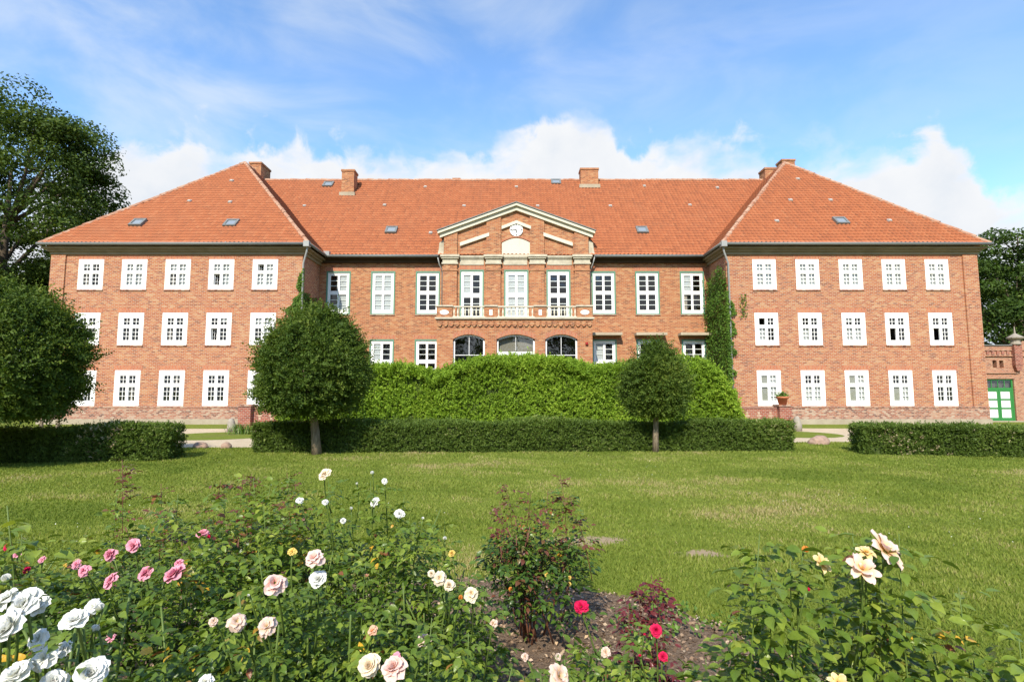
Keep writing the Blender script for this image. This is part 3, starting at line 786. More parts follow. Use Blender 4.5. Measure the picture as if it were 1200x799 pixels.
# risalit with pilasters, entablature and pediment
RX0, RX1 = -4.27, 4.80
RC = 0.27
RW = [(-3.26, -1.76), (-0.49, 1.03), (2.14, 3.64)]
mb = MB()
holes_wall(mb, RX0, RX1, 5.0, 9.75, YR, [(a, b_, 6.17, 9.40) for a, b_ in RW])
mb.quad((RX0, Y2, 0), (RX0, YR, 0), (RX0, YR, 11.7), (RX0, Y2, 11.7))
mb.quad((RX1, YR, 0), (RX1, Y2, 0), (RX1, Y2, 11.7), (RX1, YR, 11.7))
mb.prism([(RX0, 9.75), (RX1, 9.75), (RX1, 11.62), (RC, 13.25), (RX0, 11.62)], YR, YR + 0.5)
mb.build('gable_wall', M_brickmain, house)
for (a, b_), s in zip(RW, ['cddd', 'cccc', 'dddd']):
    make_window(a, b_, 6.17, 9.40, YR, 'green', s)
PIL = [(-4.30, -3.42), (-1.60, -0.70), (1.12, 2.02), (3.90, 4.83)]
for a, b_ in PIL:
    pm_ = MB().box(a, b_, YR - 0.16, YR, 6.15, 9.30)
    pm_.box(a - 0.05, b_ + 0.05, YR - 0.20, YR, 9.30, 9.38).box(a, b_, YR - 0.17, YR, 9.38, 9.72)
    pl_ = pm_.build('pilaster', M_brickmain, house)
    cp = MB().box(a - 0.07, b_ + 0.07, YR - 0.24, YR, 9.72, 9.82).box(a - 0.02, b_ + 0.02, YR - 0.19, YR, 9.82, 10.06).box(a - 0.10, b_ + 0.10, YR - 0.28, YR, 10.06, 10.16).box(a - 0.16, b_ + 0.16, YR - 0.34, YR, 10.16, 10.30)
    cp.build('capital', M_stone, pl_)
    zt = lambda x: 11.62 + (13.25 - 11.62) * (1 - abs(x - RC) / (RX1 - RC)) - 0.05
    aa, bb = max(a, RX0 + 0.02), min(b_, RX1 - 0.02)
    MB().prism([(aa, 10.30), (bb, 10.30), (bb, zt(bb)), (aa, zt(aa))], YR - 0.12, YR).build('upper_strip', M_brickmain, pl_)
mb = MB()
for i in range(3):
    a, b_ = PIL[i][1] + 0.165, PIL[i + 1][0] - 0.165
    MB().box(a, b_, YR - 0.05, YR, 9.70, 10.08).box(a, b_, YR - 0.12, YR, 10.08, 10.16).box(a, b_, YR - 0.17, YR, 10.16, 10.26).build('entablature', M_stone, house)
# raking cornice
def rake(x_out, z_out, x_in, z_in, th, y0, y1, mbx):
    mbx.prism([(x_out, z_out - th), (x_in, z_in - th), (x_in, z_in), (x_out, z_out)] if x_out < x_in else [(x_in, z_in - th), (x_out, z_out - th), (x_out, z_out), (x_in, z_in)], y0, y1)
mb = MB()
zo, za = 11.66, 13.42
xo = 4.78
for sg in (-1, 1):
    rake(RC + sg * xo, zo, RC, za, 0.26, YR - 0.20, YR + 0.02, mb)
    rake(RC + sg * (xo + 0.12), zo + 0.12, RC, za + 0.165, 0.16, YR - 0.36, YR + 0.3, mb)
mb.build('raking_cornice', M_cream, house)
mb = MB()
for sg in (-1, 1): rake(RC + sg * (xo + 0.17), zo + 0.175, RC, za + 0.235, 0.055, YR - 0.42, YR + 0.35, mb)
mb.build('cornice_flashing', M_zinc, house)
mb = MB()
for sg in (-1, 1): rake(RC + sg * 3.52, 11.10, RC + sg * 1.70, 11.74, 0.22, YR - 0.16, YR, mb)
for sg in (-1, 1): rake(RC + sg * 0.92, 12.16, RC, 12.52, 0.20, YR - 0.15, YR, mb)
mb.build('inner_moulding', M_cream, house)
# plaque under the clock
arc = [(RC - 0.90 + 1.80 * i / 12, 11.10 + 0.30 * math.sin(math.pi * i / 12)) for i in range(13)]
MB().prism([(RC - 0.90, 10.27), (RC + 0.90, 10.27)] + arc[::-1], YR - 0.04, YR).build('plaque', M_cream, house)
arc2 = [(RC - 0.95 + 1.90 * i / 12, 11.12 + 0.32 * math.sin(math.pi * i / 12)) for i in range(13)]
mb = MB()
for i in range(12):
    (xa, za_), (xb, zb_) = arc2[i], arc2[i + 1]
    mb.prism([(xa, za_ + 0.01), (xb, zb_ + 0.01), (xb, zb_ + 0.11), (xa, za_ + 0.11)], YR - 0.06, YR)
mb.build('plaque_arch', M_solid, house)
# clock
ck = MB(); cz = 11.93; cx = RC
k = 32
ck.prism([(cx + 0.41 * math.cos(2 * math.pi * i / k), cz + 0.41 * math.sin(2 * math.pi * i / k)) for i in range(k)], YR - 0.09, YR)
clock = ck.build('clock', M_white, house)
mk = MB()
for i in range(12):
    a = 2 * math.pi * i / 12
    mk.obox((cx + 0.33 * math.sin(a), YR - 0.094, cz + 0.33 * math.cos(a)), (math.cos(a), 0, -math.sin(a)), (0, 1, 0), (math.sin(a), 0, math.cos(a)), 0.016 if i % 3 else 0.030, 0.003, 0.05)
mk.build('hour_mark', M_black, clock)
for ang, ln, wd in ((182, 0.20, 0.030), (262, 0.30, 0.022)):
    a = R(ang)
    MB().obox((cx + ln / 2 * math.sin(a), YR - 0.105 - wd * 0.2, cz + ln / 2 * math.cos(a)), (math.cos(a), 0, -math.sin(a)), (0, 1, 0), (math.sin(a), 0, math.cos(a)), wd, 0.003, ln / 2).build('clock_hand', M_black, clock)
# gable roof running back into the main roof
mb = MB()
mb.quad((RC - xo - 0.1, YR + 0.1, zo + 0.12), (RC, YR + 0.1, za + 0.17), (RC, 37.5, za + 0.17), (RC - xo - 0.1, 37.5, zo + 0.12))
mb.quad((RC, YR + 0.1, za + 0.17), (RC + xo + 0.1, YR + 0.1, zo + 0.12), (RC + xo + 0.1, 37.5, zo + 0.12), (RC, 37.5, za + 0.17))
mb.build('gable_roof', M_zinc, house)
# stone shoulder blocks at the eaves
for sg, xx in ((-1, RX0), (1, RX1)):
    MB().prism([(xx + sg * 0.02, 10.36), (xx + sg * 0.42, 10.36), (xx + sg * 0.34, 10.7), (xx + sg * 0.30, 11.15), (xx + sg * 0.02, 11.35)][::(1 if sg > 0 else -1)], YR + 0.1, YR + 0.7).build('shoulder_stone', M_stone, house)

# porch with balcony
PX0, PX1 = -4.37, 4.67
AR = [(-3.42, -1.58), (-0.89, 1.33), (1.93, 3.80)]
ZS, ZC = 4.86, 5.14       # springing, crown
mb = MB()
xs = [PX0] + [v for a in AR for v in a] + [PX1]
for i in range(0, 8, 2): mb.box(xs[i], xs[i + 1], YP, YP + 0.35, 0, ZS)
top = [(PX0, ZS)]
for a, b_ in AR:
    top += [(a + (b_ - a) * i / 14, ZS + (ZC - ZS) * math.sin(math.pi * i / 14) ** 0.85 if 0 < i < 14 else ZS) for i in range(15)]
top += [(PX1, ZS)]
for i in range(len(top) - 1):
    (xa, za_), (xb, zb_) = top[i], top[i + 1]
    mb.prism([(xa, za_), (xb, zb_), (xb, 5.62), (xa, 5.62)], YP, YP + 0.35)
mb.box(PX0, PX0 + 0.3, YP + 0.35, Y2, 0, 5.62).box(PX1 - 0.3, PX1, YP + 0.35, Y2, 0, 5.62)
mb.build('porch_wall', M_brickmain, house)
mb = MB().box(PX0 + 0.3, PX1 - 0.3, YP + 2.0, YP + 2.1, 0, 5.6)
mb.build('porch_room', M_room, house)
for i, (a, b_) in enumerate(AR):
    # soldier arch, white frame, panes
    ar = MB()
    for k in range(14):
        p0 = (a + (b_ - a) * k / 14, ZS + (ZC - ZS) * (math.sin(math.pi * k / 14) ** 0.85 if 0 < k else 0))
        p1 = (a + (b_ - a) * (k + 1) / 14, ZS + (ZC - ZS) * (math.sin(math.pi * (k + 1) / 14) ** 0.85 if k < 13 else 0))
        ar.prism([(p0[0], p0[1] + 0.01), (p1[0], p1[1] + 0.01), (p1[0], p1[1] + 0.30), (p0[0], p0[1] + 0.30)], YP - 0.006, YP + 0.02)
    fr_ = MB()
    yv = YP + 0.16
    fr_.box(a, a + 0.10, yv, yv + 0.08, 0.5, ZS).box(b_ - 0.10, b_, yv, yv + 0.08, 0.5, ZS)
    for k in range(14):
        p0 = (a + (b_ - a) * k / 14, ZS + (ZC - ZS) * (math.sin(math.pi * k / 14) ** 0.85 if 0 < k else 0))
        p1 = (a + (b_ - a) * (k + 1) / 14, ZS + (ZC - ZS) * (math.sin(math.pi * (k + 1) / 14) ** 0.85 if k < 13 else 0))
        fr_.prism([(p0[0], p0[1] - 0.10), (p1[0], p1[1] - 0.10), (p1[0], p1[1]), (p0[0], p0[1])], yv, yv + 0.08)
    xm = (a + b_) / 2
    zbar = 4.12 if i == 1 else 3.95
    fr_.box(a + 0.10, b_ - 0.10, yv + 0.02, yv + 0.07, zbar - (0.05 if i == 1 else 0.018), zbar + (0.03 if i == 1 else 0.018))
    if i != 1: fr_.box(xm - 0.015, xm + 0.015, yv + 0.021, yv + 0.069, zbar + 0.018, ZC - 0.10)
    if i == 1:
        fr_.box(xm - 0.012, xm + 0.012, yv + 0.021, yv + 0.069, zbar + 0.03, ZC - 0.10)
        fr_.box(a + 0.10, b_ - 0.10, yv + 0.015, yv + 0.075, 3.45, zbar - 0.05)
    w_ = fr_.build('arched_window', M_white, house)
    ar.build('lintel', M_solid, w_)
    MB().box(a + 0.05, b_ - 0.05, yv + 0.045, yv + 0.050, 0.6, ZC - 0.02).build('pane', M_glass, w_)
    if i == 1: MB().box(a + 0.05, b_ - 0.05, yv + 0.3, yv + 0.32, 3.5, ZC - 0.02).build('curtain', M_drape, w_)
# corbel frieze
mb = MB().box(PX0 - 0.02, PX1 + 0.02, YP - 0.05, YP + 0.1, 5.86, 6.03)
n = 27
pw = (PX1 - PX0) / n
for i in range(n):
    xc = PX0 + (i + 0.5) * pw
    mb.prism([(xc - pw * 0.16, 5.60), (xc + pw * 0.16, 5.60), (xc + pw * 0.44, 5.74), (xc + pw * 0.30, 5.86), (xc - pw * 0.30, 5.86), (xc - pw * 0.44, 5.74)], YP - 0.09, YP + 0.02)
mb.box(PX0, PX1, YP, YP + 0.2, 5.62, 5.86)
mb.build('corbel_frieze', M_brickmain, house)
MB().box(PX0 - 0.10, PX1 + 0.10, YP - 0.16, Y2 + 0.02, 6.03, 6.13).build('balcony_floor', M_stone, house)
zr = 6.76
for a, b_, ovalx in ((PX0 - 0.02, PX0 + 0.88, 0.26), (-1.55, -0.90, 0.09), (1.32, 1.97, 0.09), (PX1 - 0.88, PX1 + 0.02, 0.26)):
    p_ = MB().box(a, b_, YP - 0.05, YP + 0.28, 6.13, zr).build('balcony_pier', M_brickmain, house)
    MB().box(a - 0.06, b_ + 0.06, YP - 0.11, YP + 0.34, zr, zr + 0.09).build('pier_cap', M_stone, p_)
    xc = (a + b_) / 2
    if ovalx > 0.2:
        MB().prism([(xc + ovalx * math.cos(2 * math.pi * i / 20), 6.43 + 0.14 * math.sin(2 * math.pi * i / 20)) for i in range(20)], YP - 0.07, YP - 0.05).build('cartouche', M_white, p_)
    else:
        MB().box(xc - 0.09, xc + 0.09, YP - 0.065, YP - 0.05, 6.26, 6.58).build('cartouche', M_white, p_)
for a, b_ in ((PX0 + 0.88, -1.55), (-0.90, 1.32), (1.97, PX1 - 0.88)):
    bal = MB().box(a, b_, YP, YP + 0.20, zr - 0.01, zr + 0.05).box(a, b_, YP + 0.02, YP + 0.18, 6.13, 6.20).build('balustrade', M_cream, house)
    nb = 9
    for i in range(nb):
        xc = a + (b_ - a) * (i + 0.5) / nb
        MB().lathe((xc, YP + 0.10, 6.20), [(0.042, 0), (0.042, 0.05), (0.022, 0.09), (0.048, 0.20), (0.055, 0.27), (0.032, 0.38), (0.022, 0.46), (0.042, 0.50), (0.042, 0.55)], 10).build('baluster', M_cream, bal)
MB().lathe((4.0 + 0.33, YP - 0.06, 4.60), [(0.02, -0.09), (0.085, -0.05), (0.085, 0.05), (0.02, 0.09)], 12).build('alarm_bell', M_red, house)

# ---- roofs
EZ = 10.30
def slope(name, poly, up_hint, m=M_tile, pw=0.25, rl=0.34):
    """tiled roof plane from a convex polygon whose first edge is the eave (left to right seen from outside)"""
    P = [Vector(p) for p in poly]
    u = (P[1] - P[0]).normalized()
    nrm = u.cross(Vector(up_hint) - P[0]).normalized()
    if nrm.z < 0: nrm = -nrm
    v = nrm.cross(u).normalized()
    q = [((p - P[0]).dot(u), (p - P[0]).dot(v)) for p in P]
    u0, u1 = min(a for a, _ in q), max(a for a, _ in q)
    v1 = max(b for _, b in q)
    nu = int((u1 - u0) / (pw / 4)) + 1
    us = u0 + np.arange(nu + 1) * pw / 4
    prof = np.array([0.062, 0.030, 0.0, 0.012])[np.arange(nu + 1) % 4]
    nr = int(v1 / rl) + 1
    V = []; F = []; T = []
    Pn, un, vn, nn = (np.array(a) for a in (P[0], u, v, nrm))
    base = 0
    jit = rng.normal(0, 0.003, nr)
    rows = []
    for r_ in range(nr):
        sag = 0.02 * np.sin(us * 0.7 + r_ * 0.15)
        for (vv, hh) in ((r_ * rl, 0.066 + jit[r_]), ((r_ + 1) * rl, 0.004)):
            rows.append(Pn + us[:, None] * un + vv * vn + (prof + hh + sag)[:, None] * nn)
    A = np.concatenate(rows)
    w = nu + 1
    f = []; tv = []
    for k in range(2 * nr - 1):
        i = np.arange(nu)
        f.append(np.stack([k * w + i, k * w + i + 1, (k + 1) * w + i + 1, (k + 1) * w + i], 1))
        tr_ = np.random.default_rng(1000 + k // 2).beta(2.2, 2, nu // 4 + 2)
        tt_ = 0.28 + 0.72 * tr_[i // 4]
        if k % 2: tt_ = tt_ * 0.22  # tile shadow lines painted in with joint dirt: darker step and valley tint
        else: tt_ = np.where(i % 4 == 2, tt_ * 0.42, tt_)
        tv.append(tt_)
    F = np.concatenate(f); tv = np.concatenate(tv)
    me = bpy.data.meshes.new(name)
    o_ = np.array(ORG[house])
    me.vertices.add(len(A)); me.vertices.foreach_set('co', (A - o_).astype(np.float32).ravel())
    me.loops.add(F.size); me.loops.foreach_set('vertex_index', F.astype(np.int32).ravel())
    me.polygons.add(len(F)); me.polygons.foreach_set('loop_start', np.arange(0, F.size, 4, dtype=np.int32))
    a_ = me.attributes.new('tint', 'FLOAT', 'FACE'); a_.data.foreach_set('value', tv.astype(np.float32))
    me.update(calc_edges=True)
    b_ = bmesh.new(); b_.from_mesh(me)
    cen = sum((Vector(p) for p in P), Vector()) / len(P) - ORG[house]
    for i in range(1, len(P)):
        a, c_ = P[i] - ORG[house], P[(i + 1) % len(P)] - ORG[house]
        e = (c_ - a).normalized(); on = e.cross(nrm)
        if on.dot(cen - a) > 0: on = -on
        bmesh.ops.bisect_plane(b_, geom=b_.verts[:] + b_.edges[:] + b_.faces[:], plane_co=a + on * 0.01, plane_no=on, clear_outer=True)
    b_.to_mesh(me); b_.free()
    me.materials.append(m)
    return link(name, me, house)

def ridge(name, p0, p1, r=0.13):
    p0, p1 = Vector(p0), Vector(p1)
    L = (p1 - p0).length; n = max(2, int(L / 0.40))
    mb = MB(); mm = MB()
    d = (p1 - p0).normalized()
    for i in range(n):
        a = p0 + d * (L * i / n); c_ = p0 + d * (L * (i + 1.06) / n)
        w = random.uniform(0.92, 1.1); o_ = Vector((0, 0, random.uniform(-0.015, 0.02)))
        mb.tube([a + o_, c_ + o_], [r * w * 1.08, r * w * 0.92], 8)
    me = mb.build(name, M_ridge, house)
    return me
M_ridge = stone_mat('ridge_tile_clay', (0.304, 0.112, 0.056), (0.480, 0.336, 0.240), 2.5)

for (ex0, ex1, ax) in ((-27.18, -11.70, -19.72), (12.05, 27.50, 20.15)):
    A = (ex0, 30.5, EZ); B_ = (ex1, 30.5, EZ)
    AP = (ax, 38.7, 18.62); AP2 = (ax, 40.2, 18.62)
    C_ = (ex1, 47.2, EZ); D_ = (ex0, 47.2, EZ)
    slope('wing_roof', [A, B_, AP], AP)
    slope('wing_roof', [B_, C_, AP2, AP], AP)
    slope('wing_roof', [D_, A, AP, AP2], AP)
    MB().quad(D_, C_, AP2).build('wing_roof', M_tile, house)
    ridge('hip_ridge', A, AP); ridge('hip_ridge', B_, AP); ridge('hip_ridge', AP, AP2)
RIDGE_Y, RIDGE_Z, EY = 41.0, 18.2, 33.3
msl = (RIDGE_Z - EZ) / (RIDGE_Y - EY)
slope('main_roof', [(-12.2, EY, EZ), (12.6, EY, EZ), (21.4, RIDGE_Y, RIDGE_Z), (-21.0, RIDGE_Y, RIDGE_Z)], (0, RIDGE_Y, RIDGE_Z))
MB().quad((21, RIDGE_Y, RIDGE_Z), (-21, RIDGE_Y, RIDGE_Z), (-21, 48.7, EZ), (21, 48.7, EZ)).build('main_roof', M_tile, house)
ridge('main_ridge', (-19.3, RIDGE_Y, RIDGE_Z + 0.02), (19.7, RIDGE_Y, RIDGE_Z + 0.02))

# gutters and downpipes
def gutter(pts, r=0.085):
    return MB().tube(pts, r, 10).build('gutter', M_zinc, house, True)
gutter([(-27.24, 30.42, EZ - 0.02), (-11.62, 30.42, EZ - 0.02)]); gutter([(11.97, 30.42, EZ - 0.02), (27.56, 30.42, EZ - 0.02)])
gutter([(-11.62, 30.42, EZ - 0.03), (-11.62, 33.2, EZ - 0.03)]); gutter([(11.97, 30.42, EZ - 0.03), (11.97, 33.2, EZ - 0.03)])
gutter([(-11.62, 33.2, EZ - 0.04), (-4.6, 33.2, EZ - 0.04)]); gutter([(5.15, 33.2, EZ - 0.04), (11.97, 33.2, EZ - 0.04)])
def pipe(pts, r=0.055):
    return MB().tube(pts, r, 10).build('downpipe', M_pipe, house, True)
pl_ = pipe([(-11.75, 30.5, 10.2), (-11.80, 30.55, 9.85), (-12.08, 30.85, 9.25), (-12.10, 30.88, 0.2)])
MB().box(-11.92, -11.60, 30.30, 30.62, 10.10, 10.42).build('hopper', M_pipe, pl_)
pl_ = pipe([(12.12, 30.5, 10.2), (12.18, 30.55, 9.85), (12.52, 30.85, 9.25), (12.55, 30.88, 0.2)])
MB().box(11.97, 12.29, 30.30, 30.62, 10.10, 10.42).build('hopper', M_pipe, pl_)
pipe([(-4.65, 33.2, 10.25), (-4.55, 33.35, 9.75), (-4.40, 33.62, 9.45), (-4.40, 33.70, 6.2)], 0.04)
pipe([(5.18, 33.2, 10.25), (5.05, 33.4, 9.75), (4.93, 33.62, 9.45), (4.93, 33.70, 6.2)], 0.04)
MB().box(-11.75, -11.40, 33.12, 33.5, EZ - 0.02, EZ + 0.25).build('hopper', M_pipe, house)

# chimneys
def chimney(x0, x1, y0, y1, z0, z1, flash=True):
    c_ = MB().box(x0, x1, y0, y1, z0, z1 - 0.14).box(x0 - 0.05, x1 + 0.05, y0 - 0.05, y1 + 0.05, z1 - 0.14, z1).build('chimney', M_brickmain, house)
    MB().box(x0 + 0.12, x1 - 0.12, y0 + 0.12, y1 - 0.12, z1, z1 + 0.04).build('chimney_flue', M_black, c_)
    if flash:
        MB().box(x0 - 0.12, x1 + 0.12, y0 - 0.14, y0 - 0.002, z0 + 0.55, z0 + 0.82).build('flashing', M_base, c_)
chimney(-20.25, -19.35, 40.4, 42.0, 16.5, 19.45, False)
chimney(-12.72, -11.80, 39.2, 40.1, 15.75, 18.35)
chimney(5.25, 6.60, 40.1, 41.0, 16.7, 18.85)
chimney(19.55, 20.45, 40.5, 41.5, 16.5, 19.05, False)
chimney(21.05, 22.05, 40.8, 41.7, 16.5, 19.85, False)
MB().box(-4.75, -4.1, 41.8, 42.4, 17.0, 18.75).build('chimney', M_brickmain, house)

# skylights and vents
def on_roof(kind, x, y, wing):
    if wing: z = EZ + (y - 30.5) * (18.62 - EZ) / 8.2; sl = math.atan((18.62 - EZ) / 8.2)
    else: z = EZ + (y - EY) * msl; sl = math.atan(msl)
    U = Vector((1, 0, 0)); V = Vector((0, math.cos(sl), math.sin(sl))); N = Vector((0, -math.sin(sl), math.cos(sl)))
    c_ = Vector((x, y, z))
    if kind == 'skylight':
        mb = MB(); hw, hh = 0.32, 0.33
        for (du, dv, a, b_) in ((-hw, 0, 0.06, hh + 0.06), (hw, 0, 0.06, hh + 0.06), (0, -hh, hw - 0.06, 0.06), (0, hh, hw - 0.06, 0.06)):
            mb.obox(c_ + U * du + V * dv + N * 0.10, U, V, N, a, b_, 0.08)
        o_ = mb.build('skylight', M_zinc, house)
        MB().obox(c_ + N * 0.13, U, V, N, hw - 0.06, hh - 0.06, 0.01).build('pane', M_skyglass, o_)
    else:
        mb = MB()
        mb.obox(c_ + N * 0.07, U, V, N, 0.11, 0.13, 0.05)
        mb.obox(c_ + N * 0.13 - V * 0.03, U, V, N, 0.085, 0.08, 0.03)
        mb.build('roof_vent', M_vent, house)
M_skyglass = mat('skylight_glass', (0.22, 0.25, 0.28), 0.08, 0.8)[0]
M_vent = painted('vent_tile', (0.42, 0.40, 0.36), 0.5, 0.6)
for x, y in ((-22.7, 32.15), (-17.0, 32.1), (20.05, 32.3)): on_roof('skylight', x, y, True)
for x, y in ((-8.06, 35.45), (8.69, 35.45), (-14.1, 40.4), (3.4, 40.7)): on_roof('skylight', x, y, False)
for x, y in ((-19.4, 36.4), (-20.9, 34.2), (-18.2, 34.1), (19.9, 36.6), (18.1, 34.3), (20.7, 34.3), (16.15, 32.3), (23.05, 32.35)): on_roof('vent', x, y, True)
for x, y in ((-14.9, 37.9), (-9.17, 38.0), (-6.6, 40.1), (0.33, 40.1), (-3.44, 37.9), (1.84, 37.9), (7.06, 37.9), (-5.4, 35.2), (10.1, 40.2), (15.6, 40.0), (12.8, 38.0)): on_roof('vent', x, y, False)

# ------------------------------------------------------------------ brick outbuilding at the right
shed = thing('brick_outbuilding', 'low brick outbuilding with a green and white double door and stone capped pier', 'outbuilding', (30, 33.6, 0))
ys = 33.5
mb = MB()
holes_wall(mb, 27.05, 42, 0, 4.5, ys, [(29.15, 30.95, 0.0, 2.62), (29.72, 29.98, 3.30, 3.75), (30.14, 30.40, 3.30, 3.75)], 0.35)
mb.build('wall', M_shedbrick, shed)
MB().box(27.05, 42, ys + 0.4, ys + 4, 0, 4.5).build('rear_block', M_shedbrick, shed)
MB().box(27.05, 42, ys - 0.10, ys + 0.42, 4.0, 4.08).box(27.05, 31.0, ys - 0.07, ys + 0.42, 4.36, 4.66).box(31.45, 42, ys - 0.07, ys + 0.42, 4.36, 4.95).box(27.05, 31.2, ys - 0.08, ys + 0.1, 2.95, 3.03).build('parapet', M_shedbrick, shed)
mb = MB()
for i in range(12): mb.box(27.2 + i * 0.31, 27.36 + i * 0.31, ys - 0.06, ys, 4.12, 4.34)
mb.build('dentil_course', M_redbrick, shed)
MB().box(27.05, 31.0, ys - 0.14, ys + 0.5, 4.66, 4.72).build('coping', M_zinc, shed)
pr = MB().box(30.92, 31.38, ys - 0.26, ys - 0.002, 3.45, 4.70).prism([(31.02, 3.1), (31.28, 3.1), (31.38, 3.45), (30.92, 3.45)], ys - 0.22, ys - 0.002).build('pier', M_redbrick, shed)
MB().lathe((31.15, ys - 0.1, 4.70), [(0.26, 0), (0.30, 0.06), (0.24, 0.14), (0.24, 0.30), (0.42, 0.40), (0.44, 0.46), (0.20, 0.62), (0.05, 0.72), (0.02, 1.15)], 12).build('finial', M_bollard, pr)
dr = MB()
dy = ys + 0.10
dr.box(29.15, 29.25, dy, dy + 0.08, 0.05, 2.62).box(30.85, 30.95, dy, dy + 0.08, 0.05, 2.62).box(29.25, 30.85, dy, dy + 0.08, 2.52, 2.62).box(29.25, 30.85, dy, dy + 0.08, 1.95, 2.07)
zz = [0.05, 0.24, 0.80, 0.90, 1.33, 1.43, 1.86, 1.95]
for a, b_ in ((29.25, 30.045), (30.055, 30.85)):
    dr.box(a, a + 0.11, dy + 0.01, dy + 0.07, 0.05, 1.95).box(b_ - 0.11, b_, dy + 0.01, dy + 0.07, 0.05, 1.95)
    for z0, z1 in ((0.05, 0.24), (0.76, 0.86), (1.30, 1.40), (1.84, 1.95)): dr.box(a + 0.11, b_ - 0.11, dy + 0.01, dy + 0.07, z0, z1)
for xx in (29.65, 30.05, 30.45): dr.box(xx - 0.02, xx + 0.02, dy + 0.02, dy + 0.06, 2.07, 2.52)
dro = dr.build('door', M_doorgreen, shed)
pn = MB()
for a, b_ in ((29.36, 29.935), (30.165, 30.74)):
    for z0, z1 in ((0.24, 0.76), (0.86, 1.30), (1.40, 1.84)): pn.box(a, b_, dy + 0.03, dy + 0.06, z0, z1)
pn.build('white_panel', M_white, dro)
MB().box(29.25, 30.85, dy + 0.035, dy + 0.04, 2.07, 2.52).build('transom_pane', M_glass, dro)
MB().box(29.1, 31.0, ys + 0.30, ys + 0.34, 0, 2.7).build('door_backing', M_room, dro)
MB().box(29.0, 31.1, ys - 0.35, ys - 0.002, 0, 0.06).build('doorstep', M_base, shed)

# ------------------------------------------------------------------ garden walls, pot, bollards, boulders, posts
def garden_wall(label, px, sgn):
    w_ = thing('garden_wall', label, 'garden wall', (px, 26, 0), 'low brick walls beside the terrace')
    pr_ = MB().box(px - 0.29, px + 0.29, 25.75, 26.33, 0, 1.15).build('pier', M_redbrick, w_)
    MB().box(px - 0.33, px + 0.33, 25.71, 26.37, 1.15, 1.23).build('pier_cap', M_plinth, pr_)
    x0, x1 = (px + 0.29, px + 5.0) if sgn > 0 else (px - 5.0, px - 0.29)
    MB().box(x0, x1, 26.0, 26.25, 0, 1.06).build('wall', M_redbrick, w_)
    MB().box(x0, x1, 25.97, 26.28, 1.06, 1.11).build('coping', M_redbrick, w_)
    mb = MB()
    for i in range(5):
        xc = px + sgn * (0.62 + i * 0.55)
        for j in range(3):
            hw = (0.05, 0.10, 0.05)[j]
            mb.box(xc - hw, xc + hw, 25.992, 26.02, 0.52 + j * 0.13, 0.63 + j * 0.13)
    mb.build('pale_brick_pattern', M_palebrick, w_)
    return w_
garden_wall('low red brick wall with pier by the left lime tree and stone bollard', -12.62, 1)
garden_wall('low red brick wall whose pier carries a potted plant', 12.92, -1)

pot = thing('flower_pot', 'terracotta flower pot with green plant standing on a brick pier', 'flower pot', (12.92, 26.04, 1.235))
MB().lathe((12.92, 26.04, 1.235), [(0.17, 0), (0.24, 0.30), (0.28, 0.30), (0.29, 0.38), (0.25, 0.38), (0.22, 0.33)], 18).build('pot', M_terracotta, pot, True)
n = 260
P = np.stack([np.clip(rng.normal(12.92, 0.14, n), 12.64, 13.2), np.clip(rng.normal(26.04, 0.14, n), 25.8, 26.3), 1.235 + 0.36 + np.clip(np.abs(rng.normal(0, 0.11, n)), 0, 0.26)], 1)
leaf_cloud('plant', L_weed, pot, P, np.tile([0, -0.4, 0.8], (n, 1)), 0.09, spread=0.8)

def bollard(x, y, label, h):
    mb = MB().lathe((0, 0, 0), [(0.20, 0), (0.19, h * 0.4), (0.15, h * 0.75), (0.10, h * 0.95), (0.03, h)], 10)
    mb.v = [(x + a + 0.02 * math.sin(c_ * 9), y + b_, c_) for a, b_, c_ in mb.v]
    tag(mb.build('stone_bollard', M_bollard, None, True), label, 'bollard', 'stone guard bollards')
bollard(-13.02, 25.4, 'grey stone guard bollard leaning by the left garden wall pier', 0.62)
bollard(13.45, 25.8, 'grey stone guard bollard beside the pier with the flower pot', 0.70)

def boulder(x, y, rx, ry, rz, label, seed):
    b_ = bmesh.new(); bmesh.ops.create_icosphere(b_, subdivisions=4, radius=1)
    P = np.array([v.co for v in b_.verts])
    d = 1 + 0.13 * sn(P, 2.2, seed) + 0.05 * sn(P, 6, seed + 1)
    for v, k in zip(b_.verts, d): v.co = Vector((v.co.x * rx * k, v.co.y * ry * k, v.co.z * rz * k + rz * 0.35))
    me = bpy.data.meshes.new('boulder'); b_.to_mesh(me); b_.free()
    me.materials.append(M_boulder); me.polygons.foreach_set('use_smooth', [True] * len(me.polygons))
    o = link('boulder', me); o.location = (x, y, 0)
    tag(o, label, 'boulder', 'field stones along the path')
boulder(-10.35, 18.25, 0.24, 0.20, 0.15, 'dark flat boulder at the path edge right of the left hedge', 3)
boulder(-9.45, 18.2, 0.17, 0.17, 0.16, 'small pale boulder next to the left end of the middle hedge', 5)
boulder(10.95, 19.6, 0.36, 0.28, 0.24, 'large reddish boulder at the path edge by the right hedge gap', 8)
for i, (x, lb) in enumerate(((-24.1, 'left of two short wooden posts in front of the left wing'), (-23.25, 'right of two short wooden posts in front of the left wing'))):
    o = MB().tube([(x, 28.0, 0), (x + 0.02, 28.0, 0.34), (x + 0.02, 28.0, 0.40)], [0.09, 0.085, 0.05], 9).build('wooden_post', M_bark)
    tag(o, lb, 'post', 'wooden posts by the left wing')

